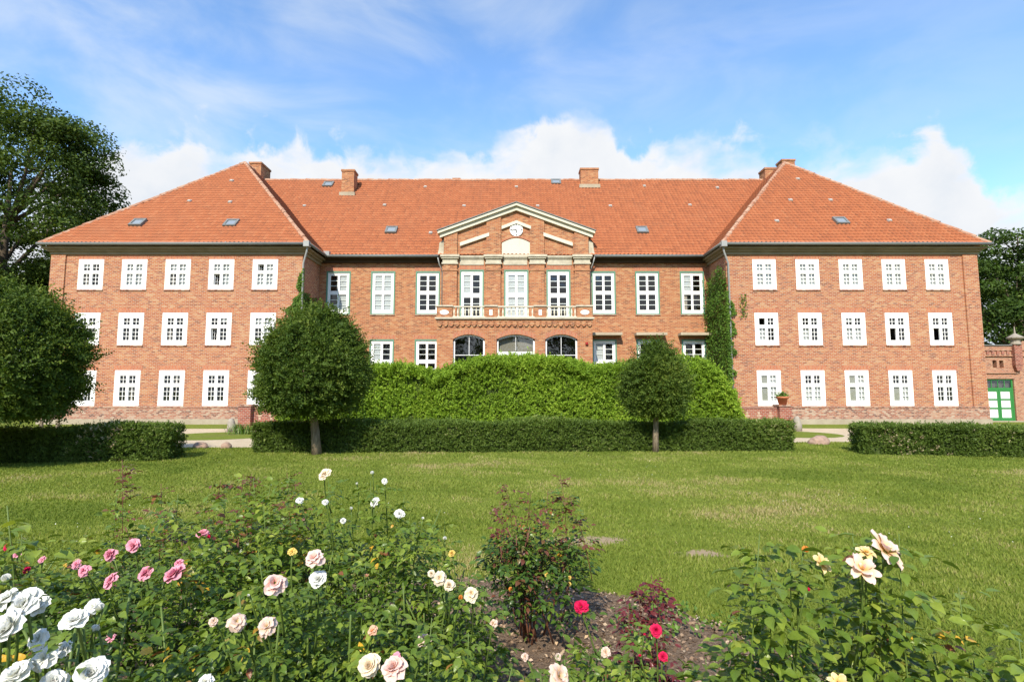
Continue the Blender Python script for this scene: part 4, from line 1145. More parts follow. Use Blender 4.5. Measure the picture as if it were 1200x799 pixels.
# strap-leaved plants at the left pier
n = 150
px = np.clip(rng.normal(-11.7, 0.36, n), -12.35, -11.0); py = np.clip(rng.normal(24.0, 0.22, n), 23.6, 24.4)
V = []; F = []; T = []
for i in range(n):
    a = random.uniform(0, 6.28); ln = random.uniform(0.3, 0.55); dx, dy_ = math.cos(a) * 0.6 * ln, math.sin(a) * 0.6 * ln
    sx, sy = -math.sin(a) * 0.011, math.cos(a) * 0.011
    b0 = len(V)
    V += [(px[i] - sx, py[i] - sy, 0), (px[i] + sx, py[i] + sy, 0), (px[i] + dx * .5 + sx, py[i] + dy_ * .5 + sy, ln * 0.7), (px[i] + dx * .5 - sx, py[i] + dy_ * .5 - sy, ln * 0.7), (px[i] + dx, py[i] + dy_, ln * 0.92)]
    F += [(b0, b0 + 1, b0 + 2), (b0, b0 + 2, b0 + 3), (b0 + 3, b0 + 2, b0 + 4)]
    T += [random.random()] * 5
o = np_mesh('iris_clump', np.array(V), np.array(F), L_weed, None, T)
tag(o, 'bright green clump of strap leaves beside the left brick pier', 'plant')

# ------------------------------------------------------------------ hedges
def box_hedge(name, label, p0, p1, th, h, m, leaf, dens, seed, hfun=None, rough=0.065, group=None, shoot=0.12, k=6, lump=0.03):
    p0 = np.array(p0, float); p1 = np.array(p1, float)
    L = np.linalg.norm(p1 - p0); e = (p1 - p0) / L; bk = np.array([-e[1], e[0]])
    if bk[1] < 0: bk = -bk
    th_ = thing(name, label, 'hedge', (*((p0 + p1) / 2), 0), group)
    hf = hfun or (lambda s: np.full_like(s, h))
    A_front, A_top, A_end = L * h, L * th, th * h
    def pts(n, face):
        
        a = rng.uniform(0, 1, n); b_ = rng.uniform(0, 1, n)
        if face == 'front': s = a * L; d = np.zeros(n); z = b_ * hf(s); nn = (-bk[0], -bk[1], 0.15)
        elif face == 'back': s = a * L; d = np.full(n, th); z = b_ * hf(s); nn = (bk[0], bk[1], 0.15)
        elif face == 'top': s = a * L; d = b_ * th; z = hf(s); nn = (0, 0, 1)
        elif face == 'end0': s = np.zeros(n); d = a * th; z = b_ * hf(s); nn = (-e[0], -e[1], 0.15)
        else: s = np.full(n, L); d = a * th; z = b_ * hf(s); nn = (e[0], e[1], 0.15)
        # round the top edges a little
        r_ = min(0.12, th * 0.25)
        P = np.stack([p0[0] + e[0] * s + bk[0] * d, p0[1] + e[1] * s + bk[1] * d, z], 1)
        N = np.tile(np.array(nn, float), (n, 1))
        k = lump * sn(P, 0.85, seed + 7) + rough * (0.8 * sn(P, 2.2, seed) + 0.6 * sn(P, 7, seed + 1)) - np.abs(rng.normal(0, rough * 0.9, n)) + (rng.uniform(0, 1, n) < 0.04) * rng.uniform(0, rough * 2.0, n)
        # keep the corners in
        edge = np.zeros(n)
        P = P + N * k[:, None]
        over = np.clip(P[:, 2] - (hf(s) - r_), 0, None) if face in ('front', 'back', 'end0', 'end1') else None
        if over is not None: P = P - N * (over ** 2 / r_)[:, None]
        return P, N
    Ps, Ns = [], []
    for face, ar in (('front', A_front), ('back', A_front * 0.35), ('top', A_top), ('end0', A_end), ('end1', A_end)):
        p_, n_ = pts(int(ar * dens / k), face); Ps.append(p_); Ns.append(n_)
    P = np.concatenate(Ps); N = np.concatenate(Ns)
    tint = np.clip(0.42 + 0.17 * sn(P, 2.6, seed + 3) + rng.normal(0, 0.17, len(P)), 0, 0.95)
    pale = (sn(P, 1.7, seed + 9) > 0.75) & (rng.uniform(0, 1, len(P)) < 0.12)
    tint[pale] = 1.0
    leaf_shoots('foliage', m, th_, P - unit(N) * shoot * 0.6, N, shoot, leaf, k, tint)
    # solid dark core, added to block light inside the hedge
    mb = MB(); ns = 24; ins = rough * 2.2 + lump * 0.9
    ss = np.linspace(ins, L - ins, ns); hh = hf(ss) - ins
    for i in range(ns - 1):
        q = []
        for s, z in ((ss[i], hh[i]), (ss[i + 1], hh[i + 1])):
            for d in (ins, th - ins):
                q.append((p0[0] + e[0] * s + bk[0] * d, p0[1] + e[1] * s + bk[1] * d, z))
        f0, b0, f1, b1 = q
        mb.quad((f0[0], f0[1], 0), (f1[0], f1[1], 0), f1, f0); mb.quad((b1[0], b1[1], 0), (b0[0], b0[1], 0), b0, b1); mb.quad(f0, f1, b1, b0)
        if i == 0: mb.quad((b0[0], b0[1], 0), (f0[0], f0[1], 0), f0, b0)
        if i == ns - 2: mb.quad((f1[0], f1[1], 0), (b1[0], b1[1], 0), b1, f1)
    mb.build('shade_core', M_hedgecore, th_)
    return th_

G_H = 'low clipped hedges bordering the lawn'
box_hedge('low_hedge', 'long low clipped hedge in the middle in front of the tall rounded hedge', (-7.95, 16.75), (8.92, 17.25), 1.1, 0.90, L_hedge, 0.052, 3400, 21, hfun=lambda s: 0.90 + 0.03 * np.sin(s * 0.9) + 0.02 * np.sin(s * 2.3), group=G_H)
box_hedge('low_hedge', 'low clipped hedge at the left edge shaded by the round tree', (-16.5, 13.6), (-9.35, 14.95), 1.1, 0.98, L_hedge, 0.052, 3400, 31, hfun=lambda s: 0.93 + 0.045 * np.sin(s * 1.1 + 1), group=G_H)
box_hedge('low_hedge', 'low clipped hedge at the right edge in front of the right wing', (10.45, 16.40), (16.8, 14.95), 1.1, 0.86, L_hedge, 0.052, 3400, 41, hfun=lambda s: 0.88 + 0.03 * np.sin(s * 1.3), group=G_H)
bx = [-9.6, -8.6, -7.0, -5.98, -4.6, -3.44, -2.6, -1.45, 0.3, 2.2, 3.0, 3.62, 4.6, 6.5, 8.1, 8.9, 9.5, 9.85]
bz = [0.9, 2.5, 2.95, 3.05, 3.08, 2.80, 3.05, 3.36, 3.38, 3.28, 3.12, 2.84, 2.92, 3.06, 3.08, 2.5, 1.6, 0.7]
box_hedge('tall_hedge', 'tall bright green bushy hedge hiding the ground floor in front of the porch', (-9.6, 23.0), (9.85, 23.0), 2.6, 2.9, L_big, 0.085, 2700, 51, hfun=lambda s: np.interp(s - 9.6, bx, bz), rough=0.13, shoot=0.30, k=9, lump=0.16)

# ------------------------------------------------------------------ trees
def crown_profile(P_t, prof):
    return np.interp(P_t, [p_[0] for p_ in prof], [p_[1] for p_ in prof])

def round_tree(label, x, y, z0, z1, rad, prof, trunk_r, seed, lean=0.0, nleaf=26000, leaf=0.085):
    tr_ = thing('round_tree', label, 'tree', (x, y, 0), 'round clipped trees on the lawn')
    tb = MB()
    tz = z0 + 0.35
    tb.tube([(x, y, -0.05), (x - lean * 0.3, y, tz * 0.4), (x - lean, y, tz), (x - lean, y, z0 + 1.2)], [trunk_r * 1.25, trunk_r, trunk_r * 0.85, trunk_r * 0.5], 12)
    for i in range(9):
        a = i * 2.4; r_ = rad * random.uniform(0.5, 0.8)
        tb.tube([(x - lean, y, z0 + 0.3), (x - lean + 0.5 * r_ * math.cos(a), y + 0.5 * r_ * math.sin(a), z0 + 0.5 + 0.3 * random.random()), (x - lean + r_ * math.cos(a), y + r_ * math.sin(a), z0 + random.uniform(0.5, 1.6))], [trunk_r * 0.45, trunk_r * 0.25, 0.015], 6)
    tb.build('trunk', M_bark, tr_, True)
    n = nleaf // 5
    t_ = rng.uniform(0, 1, n); a = rng.uniform(0, 2 * math.pi, n)
    rr = crown_profile(t_, prof) * rad
    keep = rng.uniform(0, 1, n) < (rr / rad) * 0.9 + 0.15
    t_, a, rr = t_[keep], a[keep], rr[keep]; n = len(t_)
    dirs = np.stack([np.cos(a), np.sin(a), np.zeros(n)], 1)
    q = np.stack([np.cos(a) * rad, np.sin(a) * rad, t_ * (z1 - z0)], 1)
    # layered, slightly spiky shoots
    k = 0.10 * sn(q, 1.6, seed) + 0.095 * sn(q * np.array([1, 1, 2.2]), 4.2, seed + 1)
    depth = 0.12 + np.abs(rng.normal(0, 0.16, n))
    spike = (rng.uniform(0, 1, n) < 0.09) * rng.uniform(0, 0.34, n)
    r2 = rr * (1 + k) - depth + spike
    P = np.stack([x - lean + np.cos(a) * r2, y + np.sin(a) * r2, z0 + t_ * (z1 - z0) + 0.10 * k + spike * 0.5], 1)
    N = dirs + np.array([0, 0, 0.55]) * (t_ * 2 - 0.75)[:, None]
    spike2 = (rng.uniform(0, 1, n) < 0.012) * rng.uniform(0.1, 0.45, n)
    P = P + N * spike2[:, None]
    hole = (sn(P, 1.9, seed + 11) > 0.95) & (rng.uniform(0, 1, n) < 0.85)
    P, N = P[~hole], N[~hole]
    # underside and inside fill
    m_ = n // 3
    t2 = rng.uniform(0.02, 0.9, m_); a2 = rng.uniform(0, 6.28, m_); r3 = np.sqrt(rng.uniform(0, 1, m_)) * crown_profile(t2, prof) * rad * 0.92
    t2 = np.where(rng.uniform(0, 1, m_) < 0.5, rng.uniform(0.0, 0.10, m_), t2)
    P2 = np.stack([x - lean + np.cos(a2) * r3, y + np.sin(a2) * r3, z0 + t2 * (z1 - z0)], 1)
    P = np.concatenate([P, P2]); N = np.concatenate([N, rng.normal(0, 1, (m_, 3))])
    tint = np.clip(0.45 + 0.16 * sn(P, 3.0, seed + 4) + rng.normal(0, 0.18, len(P)), 0, 1)
    leaf_shoots('crown', L_round, tr_, P, N, 0.34, leaf, 9, tint, 0.5, 0.05)
    return tr_

BELL = [(0, 0.34), (0.05, 0.62), (0.13, 0.88), (0.26, 1.0), (0.45, 0.95), (0.6, 0.83), (0.75, 0.66), (0.88, 0.45), (0.96, 0.26), (1, 0.08)]
round_tree('larger clipped round tree left of the tall hedge, in front of the left wing', -5.84, 16.45, 1.28, 4.48, 1.66, BELL, 0.125, 61, lean=0.22, nleaf=62000, leaf=0.068)
BALL = [(0, 0.35), (0.08, 0.72), (0.2, 0.95), (0.35, 1.0), (0.55, 0.95), (0.72, 0.78), (0.87, 0.52), (0.95, 0.30), (1, 0.08)]
round_tree('small clipped ball tree on a thin pale trunk right of the porch', 4.44, 17.0, 1.22, 3.28, 0.97, BALL, 0.085, 71, lean=-0.06, nleaf=40000, leaf=0.060)
BUN = [(0, 0.62), (0.07, 0.86), (0.2, 1.0), (0.45, 1.0), (0.62, 0.93), (0.78, 0.76), (0.9, 0.52), (0.97, 0.30), (1, 0.1)]
round_tree('broad dark clipped tree at the left edge overlapping the left wing', -12.95, 13.55, 1.28, 4.58, 1.72, BUN, 0.14, 81, nleaf=66000, leaf=0.068)

def big_tree(label, x, y, h, rad, zc, m, seed, nclump=90, per=420, leaf=0.26, trunk_r=0.45, flat=0.8, group='tall trees beside the house'):
    rs = np.random.default_rng(seed)
    tr_ = thing('tall_tree', label, 'tree', (x, y, 0), group)
    tb = MB()
    hz = h - zc
    tb.tube([(x, y, -0.2), (x + 0.1, y, h * 0.2), (x - 0.1, y, h * 0.45), (x, y, h * 0.75)], [trunk_r * 1.3, trunk_r, trunk_r * 0.7, trunk_r * 0.2], 10)
    tips = []
    nl = 16
    for i in range(nl):
        a = i * 2.399 + rs.uniform(-0.3, 0.3); f = rs.uniform(0.15, 0.6)
        zb = h * f
        el = rs.uniform(0.1, 0.9)
        tip = np.array([x + rad * 0.75 * math.cos(a) * math.cos(el), y + rad * 0.75 * math.sin(a) * math.cos(el), min(h * 0.93, zb + rad * (0.25 + math.sin(el)))])
        mid = np.array([x + rad * 0.35 * math.cos(a), y + rad * 0.35 * math.sin(a), zb + (tip[2] - zb) * 0.55])
        tb.tube([(x, y, zb), mid, tip], [trunk_r * 0.42, trunk_r * 0.26, 0.04], 6)
        for j in range(3):
            a2 = a + rs.uniform(-0.9, 0.9)
            st = mid + (tip - mid) * rs.uniform(0.0, 0.7)
            en = st + np.array([math.cos(a2), math.sin(a2), rs.uniform(-0.2, 0.7)]) * rad * rs.uniform(0.25, 0.4)
            tb.tube([st, (st + en) / 2 + np.array([0, 0, 0.2]), en], [trunk_r * 0.16, trunk_r * 0.09, 0.02], 5)
            tips.append(en)
        tips.append(tip)
    tb.build('trunk', M_bark2, tr_, True)
    C = list(tips)
    while len(C) < nclump:
        d = rs.normal(0, 1, 3); d /= np.linalg.norm(d)
        r_ = rs.uniform(0.45, 1.0) ** 0.6
        c_ = np.array([x + d[0] * rad * r_, y + d[1] * rad * r_, zc + d[2] * hz * r_ * (1 if d[2] > 0 else 0.75)])
        C.append(c_)
    P = []; N = []; T = []
    for c_ in C:
        cr = rad * rs.uniform(0.12, 0.24)
        k = int(per * rs.uniform(0.6, 1.3))
        d = rs.normal(0, 1, (k, 3)); d /= np.linalg.norm(d, axis=1, keepdims=True)
        q = d * (cr * rs.uniform(0.25, 1.0, (k, 1)) ** 0.6) * np.array([1.15, 1.15, 0.62])
        q[:, 2] -= 0.18 * (q[:, 0] ** 2 + q[:, 1] ** 2) / cr
        P.append(c_ + q); N.append(d * 0.6 + np.array([0, 0, 0.5]))
        T.append(np.clip(rs.normal(0.45, 0.10) + rs.normal(0, 0.17, k), 0, 1))
    leaf_cloud('crown', m, tr_, np.concatenate(P), np.concatenate(N), leaf, spread=0.6, tint=np.concatenate(T))
    return tr_
big_tree('tall oak with spreading limbs behind the left end of the house', -42.0, 44, 27.6, 8.2, 16.8, L_tree, 91, nclump=300, per=330)
big_tree('lower dark tree filling the gap behind the left wing', -39.5, 50, 15, 6.0, 8, L_tree2, 95, nclump=110, per=330)
big_tree('dark broadleaf tree rising behind the brick outbuilding', 44.5, 47, 15.8, 7.2, 8.5, L_tree2, 92, nclump=120, per=380)
big_tree('second dark tree at the right edge behind the outbuilding', 55.5, 52, 17.5, 8.0, 9.5, L_tree2, 93, nclump=110, per=360)
big_tree('dark bushy tree low behind the left round tree', -46, 39, 9, 6.0, 4.2, L_tree2, 97, nclump=70, per=300)

for i, (x_, y_, h__, r_) in enumerate(((-34, -30, 15, 7), (-19, -36, 17, 7), (-5, -33, 14, 6.5), (9, -38, 17, 7.5), (22, -32, 15, 7), (36, -31, 14, 7))):
    big_tree('broad tree across the garden, mirrored in the window panes', x_, y_, h__, r_, h__ * 0.55, L_tree2, 200 + i, nclump=70, per=110, leaf=0.5, group='trees mirrored in the windows')

# ------------------------------------------------------------------ ivy
def ivy(label, patches, seed):
    o_ = None
    Ps, Ns = [], []
    for (fn, n, nn) in patches:
        P = fn(n); Ps.append(P); Ns.append(np.tile(np.array(nn, float), (len(P), 1)))
    P = np.concatenate(Ps); N = np.concatenate(Ns)
    tint = np.clip(0.45 + 0.2 * sn(P, 2.5, seed) + rng.normal(0, 0.17, len(P)), 0, 1)
    th_ = thing('ivy', label, 'climbing plant', (float(P[:, 0].mean()), Y1, 0), 'ivy at the inner corners of the wings')
    leaf_cloud('foliage', L_ivy, th_, P, N, 0.12, spread=0.5, tint=tint)
    xm = 12.42 if P[0, 0] > 0 else -12.16
    tb = MB()
    for i in range(5):
        yy = 31.2 + i * 0.5
        tb.tube([(xm, yy, 0), (xm, yy + 0.1, 2.5), (xm, yy - 0.1, 5), (xm, yy + 0.05, 6.5 + 0.3 * i)], [0.03, 0.025, 0.02, 0.01], 5)
    tb.build('stem', M_bark2, th_)
def r_side(n):
    y = rng.uniform(30.9, 33.75, n); z = rng.uniform(1.0, 1.0, n) + 8.7 * rng.beta(1.3, 1.2, n)
    x = 12.40 - np.abs(rng.normal(0, 0.16, n)) - 0.10 * np.clip(sn(np.stack([y, z, z], 1), 2.2, 4), -0.6, 1)
    k = z < 9.35 - 0.5 * np.abs(rng.normal(0, 1, n)) - 0.10 * (y - 31) ** 2 + 0.25 * np.sin(y * 4)
    return np.stack([x, y, z], 1)[k]
def r_front(n):
    z = rng.uniform(1.2, 7.6, n)
    edge = np.interp(z, [1.2, 2.5, 4, 5.2, 6.3, 7.0, 7.6], [0.45, 0.32, 0.42, 0.50, 0.58, 0.40, 0.08]) * (0.75 + 0.3 * np.sin(z * 5) + 0.2 * np.sin(z * 11 + 1))
    x = 12.35 + rng.uniform(0, 1, n) ** 1.4 * np.clip(edge, 0.05, None)
    return np.stack([x, 30.96 - np.abs(rng.normal(0, 0.09, n)), z], 1)
def r_tuft(n):
    z = rng.uniform(6.3, 7.6, n)
    return np.stack([rng.normal(13.35, 0.10, n), 30.93 - np.abs(rng.normal(0, 0.05, n)), z - 0.2], 1)
ivy('dense ivy climbing the inner corner of the right wing', [(r_side, 9000, (-1, -0.25, 0.25)), (r_front, 3600, (0, -1, 0.25)), (r_tuft, 70, (0, -1, 0.2))], 5)
def l_side(n):
    y = rng.uniform(30.9, 33.3, n); z = 1 + 6.6 * rng.beta(1.5, 1.3, n)
    k = z < 8.6 - 0.6 * (y - 30.9) + 0.6 * np.sin(y * 5)
    return np.stack([-12.14 + np.abs(rng.normal(0, 0.26, n)) * np.clip(1.7 - 0.2 * z, 0.3, 1.2), y, z], 1)[k]
def l_front(n):
    z = rng.uniform(1.2, 8.9, n)
    wd = np.interp(z, [1, 5, 6.3, 7.2, 8.2, 8.9], [1.0, 1.0, 0.9, 0.62, 0.34, 0.12]) * (0.8 + 0.3 * np.sin(z * 4) + 0.2 * np.sin(z * 9))
    return np.stack([-12.05 - rng.uniform(0, 1, n) ** 1.3 * np.clip(wd, 0.03, None), 30.95 - np.abs(rng.normal(0, 0.07, n)), z], 1)
ivy('thin ivy climbing the inner corner of the left wing behind the downpipe', [(l_side, 5000, (0.8, -0.7, 0.25)), (l_front, 4200, (0, -1, 0.25))], 7)

# ------------------------------------------------------------------ roses
BLOOMS = {
    'white': [(-1.04, 1.2, 1.45, 0.067, 'white'), (-1.04, 1.16, 1.42, 0.067, 'white'), (-1.07, 1.27, 1.42, 0.054, 'white'), (-1.08, 1.2, 1.46, 0.057, 'white'), (-0.91, 1.17, 1.43, 0.053, 'white'), (-1.04, 1.24, 1.36, 0.047, 'white'), (-1.01, 1.22, 1.33, 0.061, 'white'), (-1.03, 1.18, 1.32, 0.062, 'white'), (-1.07, 1.35, 1.29, 0.044, 'white'), (-0.9, 1.22, 1.3, 0.068, 'white'), (-0.98, 1.22, 1.28, 0.055, 'white'), (-1.08, 1.45, 1.35, 0.04, 'white'), (-1.06, 1.45, 1.34, 0.028, 'white'), (-1.26, 1.4, 1.43, 0.027, 'white'), (-1.03, 1.4, 1.31, 0.027, 'white')],
    'pink': [(-1.8, 2.5, 1.17, 0.06, 'pink'), (-1.7, 2.5, 1.21, 0.06, 'pink'), (-1.69, 2.35, 1.11, 0.073, 'pink'), (-1.54, 2.35, 1.14, 0.068, 'pink'), (-1.42, 2.35, 1.14, 0.079, 'pink'), (-1.8, 2.35, 1.15, 0.051, 'pink'), (-1.87, 2.4, 1.16, 0.04, 'pink'), (-1.61, 2.9, 1.16, 0.062, 'pink'), (-1.55, 2.85, 1.15, 0.031, 'crimson'), (-1.49, 2.1, 0.99, 0.035, 'pink'), (-1.43, 2.4, 1.17, 0.04, 'pink')],
    'pink_edge': [(-2.08, 2.3, 1.26, 0.033, 'crimson'), (-2.04, 2.3, 1.23, 0.033, 'pink'), (-2.02, 2.4, 1.18, 0.032, 'pink'), (-2.08, 2.4, 1.14, 0.032, 'crimson')],
    'peach': [(-0.78, 1.85, 1.27, 0.085, 'peach'), (-0.71, 2.0, 1.31, 0.072, 'peach'), (-0.7, 2.02, 1.23, 0.064, 'white'), (-0.79, 2.0, 1.33, 0.036, 'yellow'), (-0.85, 1.75, 1.19, 0.065, 'faded'), (-0.75, 1.72, 1.19, 0.072, 'faded'), (-0.95, 1.8, 1.17, 0.032, 'faded'), (-0.86, 1.6, 1.09, 0.052, 'white'), (-0.89, 1.9, 1.21, 0.013, 'white')],
    'cream': [(-0.44, 1.75, 1.06, 0.065, 'cream'), (-0.36, 1.72, 1.07, 0.079, 'peach'), (-0.47, 1.9, 1.1, 0.037, 'peachbud'), (-0.31, 2.0, 1.03, 0.061, 'faded'), (-0.37, 1.8, 1.06, 0.034, 'pink')],
    'small_white': [(-1.02, 3.0, 1.45, 0.075, 'cream'), (-1.15, 3.0, 1.31, 0.037, 'white'), (-1.01, 3.0, 1.3, 0.037, 'white'), (-0.81, 3.2, 1.42, 0.031, 'white'), (-0.74, 3.2, 1.38, 0.04, 'white'), (-0.77, 3.1, 1.28, 0.056, 'white'), (-0.61, 3.0, 1.24, 0.058, 'white'), (-0.9, 3.1, 1.24, 0.026, 'white'), (-0.91, 3.0, 1.2, 0.033, 'white'), (-0.9, 3.2, 1.36, 0.022, 'white'), (-0.48, 3.0, 1.21, 0.021, 'white'), (-0.7, 2.7, 1.01, 0.03, 'peachbud')],
    'tall_cream': [(-0.32, 2.5, 1.07, 0.069, 'cream'), (-0.28, 2.5, 1.04, 0.055, 'cream'), (-0.36, 2.5, 1.09, 0.035, 'cream'), (-0.16, 2.2, 1.11, 0.067, 'cream'), (-0.2, 2.2, 1.09, 0.027, 'orange'), (-0.08, 2.3, 0.96, 0.045, 'faded'), (-0.35, 2.9, 1.13, 0.028, 'white'), (-0.3, 2.8, 1.09, 0.039, 'yellow')],
    'dark': [(0.17, 4.25, 0.53, 0.053, 'yellow'), (0.26, 4.25, 0.52, 0.041, 'yellow'), (0.08, 4.25, 0.56, 0.035, 'yellow'), (0.42, 4.1, 0.54, 0.034, 'yellow'), (0.42, 4.1, 0.5, 0.034, 'yellow'), (-0.01, 4.1, 0.46, 0.034, 'orange')],
    'crimson': [(0.31, 2.55, 0.93, 0.073, 'crimson')],
    'scarlet': [(0.6, 2.35, 0.91, 0.056, 'crimson'), (0.55, 2.35, 0.89, 0.017, 'crimson'), (0.61, 2.3, 0.83, 0.039, 'crimson'), (0.52, 2.3, 0.83, 0.017, 'crimson')],
    'fading': [(0.15, 1.75, 1.03, 0.082, 'faded'), (0.35, 2.1, 0.94, 0.044, 'faded'), (0.16, 2.0, 0.97, 0.028, 'faded'), (0.05, 2.0, 0.97, 0.033, 'faded')],
    'yellow': [(1.18, 1.75, 1.41, 0.121, 'open'), (1.08, 1.72, 1.36, 0.11, 'open'), (1.0, 1.8, 1.35, 0.065, 'yellowopen'), (0.97, 1.85, 1.37, 0.031, 'orange'), (0.92, 1.75, 1.28, 0.023, 'crimson'), (0.86, 1.5, 1.14, 0.054, 'yellowopen'), (1.11, 1.75, 1.4, 0.058, 'yellowopen')],
}

def petal_grid(R_, theta0, curl, wide, az, base_r, rs, ruff=0.05):
    """one curved petal: (verts 5x5, tint)"""
    ns, nt_ = 6, 5
    r_, z_ = base_r, 0.0
    rows = []; th = theta0
    step = R_ / (ns - 1)
    wob = rs.uniform(0, 6.28)
    for i in range(ns):
        s = i / (ns - 1)
        half = wide * R_ * math.sin(math.pi * (0.10 + 0.72 * s)) ** 0.8
        if i == ns - 1: half *= 0.72
        row = []
        for j in range(nt_):
            t_ = (j / (nt_ - 1) - 0.5) * 2
            cup = 0.28 * half * t_ * t_
            wave = ruff * R_ * math.sin(wob + 2.7 * t_ + 4 * s) * s
            # local: radial/up frame
            rad = r_ - cup * math.sin(th) * 0.9; up = z_ + cup * math.cos(th) * 0.9
            rad += wave * math.sin(th); up += wave * math.cos(th) + (-0.10 * R_ * s * s if abs(t_) < 0.6 and i == ns - 1 else 0) * 0
            lat = half * t_
            row.append((rad * math.cos(az) - lat * math.sin(az), rad * math.sin(az) + lat * math.cos(az), up, s))
        rows.append(row)
        r_ += math.cos(th) * step; z_ += math.sin(th) * step
        th -= curl / (ns - 1)
    return rows, ns, nt_

def bloom_mesh(dia, kind, rs):
    Rr = dia / 2
    V = []; F = []; T = []
    bud = dia < 0.032
    loose = rs.uniform() < (0.65 if kind == 'pink' else 0.4)
    if kind in ('open', 'yellowopen'): layers = [(6, R(12), R(25), 0.30, 1.0), (4, R(38), R(20), 0.36, 0.75), (3, R(66), R(10), 0.3, 0.4)]
    elif kind == 'faded': layers = [(6, R(5), R(75), 0.46, 0.95), (6, R(35), R(60), 0.42, 0.75), (5, R(65), R(40), 0.4, 0.5)]
    elif loose and not bud: layers = [(5, R(8), R(55), 0.52, 1.0), (5, R(28), R(50), 0.5, 0.85), (5, R(48), R(40), 0.48, 0.68), (4, R(64), R(20), 0.5, 0.5)]
    elif bud: layers = [(4, R(80), R(-8), 0.55, 1.3), (3, R(86), R(-15), 0.5, 1.25)]
    else: layers = [(6, R(14), R(42), 0.56, 0.98), (6, R(34), R(38), 0.54, 0.86), (6, R(52), R(26), 0.52, 0.72), (5, R(68), R(10), 0.5, 0.6), (4, R(80), R(-12), 0.5, 0.48), (3, R(86), R(-25), 0.45, 0.4)]
    off = rs.uniform(0, 6.28)
    for li, (cnt, th, curl, wide, ln) in enumerate(layers):
        for p in range(cnt):
            az_ = off + li * 0.7 + 2 * math.pi * p / cnt + rs.uniform(-0.15, 0.15)
            rows, ns, nt_ = petal_grid(Rr * ln * rs.uniform(0.9, 1.08), th + rs.uniform(-0.14, 0.14), curl + rs.uniform(-0.2, 0.35), wide, az_, 0.03 * Rr, rs, 0.07)
            b0 = len(V)
            for row in rows:
                for (x, y, z, s) in row: V.append((x, y, z)); T.append(min(1, s * (0.75 if kind in ('peach', 'cream') and li > 2 else 1.0) + rs.uniform(-0.05, 0.05)))
            for i in range(ns - 1):
                for j in range(nt_ - 1):
                    F.append((b0 + i * nt_ + j, b0 + i * nt_ + j + 1, b0 + (i + 1) * nt_ + j + 1, b0 + (i + 1) * nt_ + j))
    V = np.array(V)
    if not bud:
        w1 = sn(V / Rr, 2.2, int(rs.integers(1e6))); w2 = sn(V / Rr, 3.1, int(rs.integers(1e6))); w3 = sn(V / Rr, 5.5, int(rs.integers(1e6)))
        V = V + 0.07 * Rr * np.stack([w1, w2, 0.9 * w3], 1)
        V = V * np.array([rs.uniform(0.85, 1.08), rs.uniform(0.85, 1.08), rs.uniform(0.85, 1.2)])
    V[:, 2] -= 0.22 * Rr
    return V, np.array(F), np.array(T)

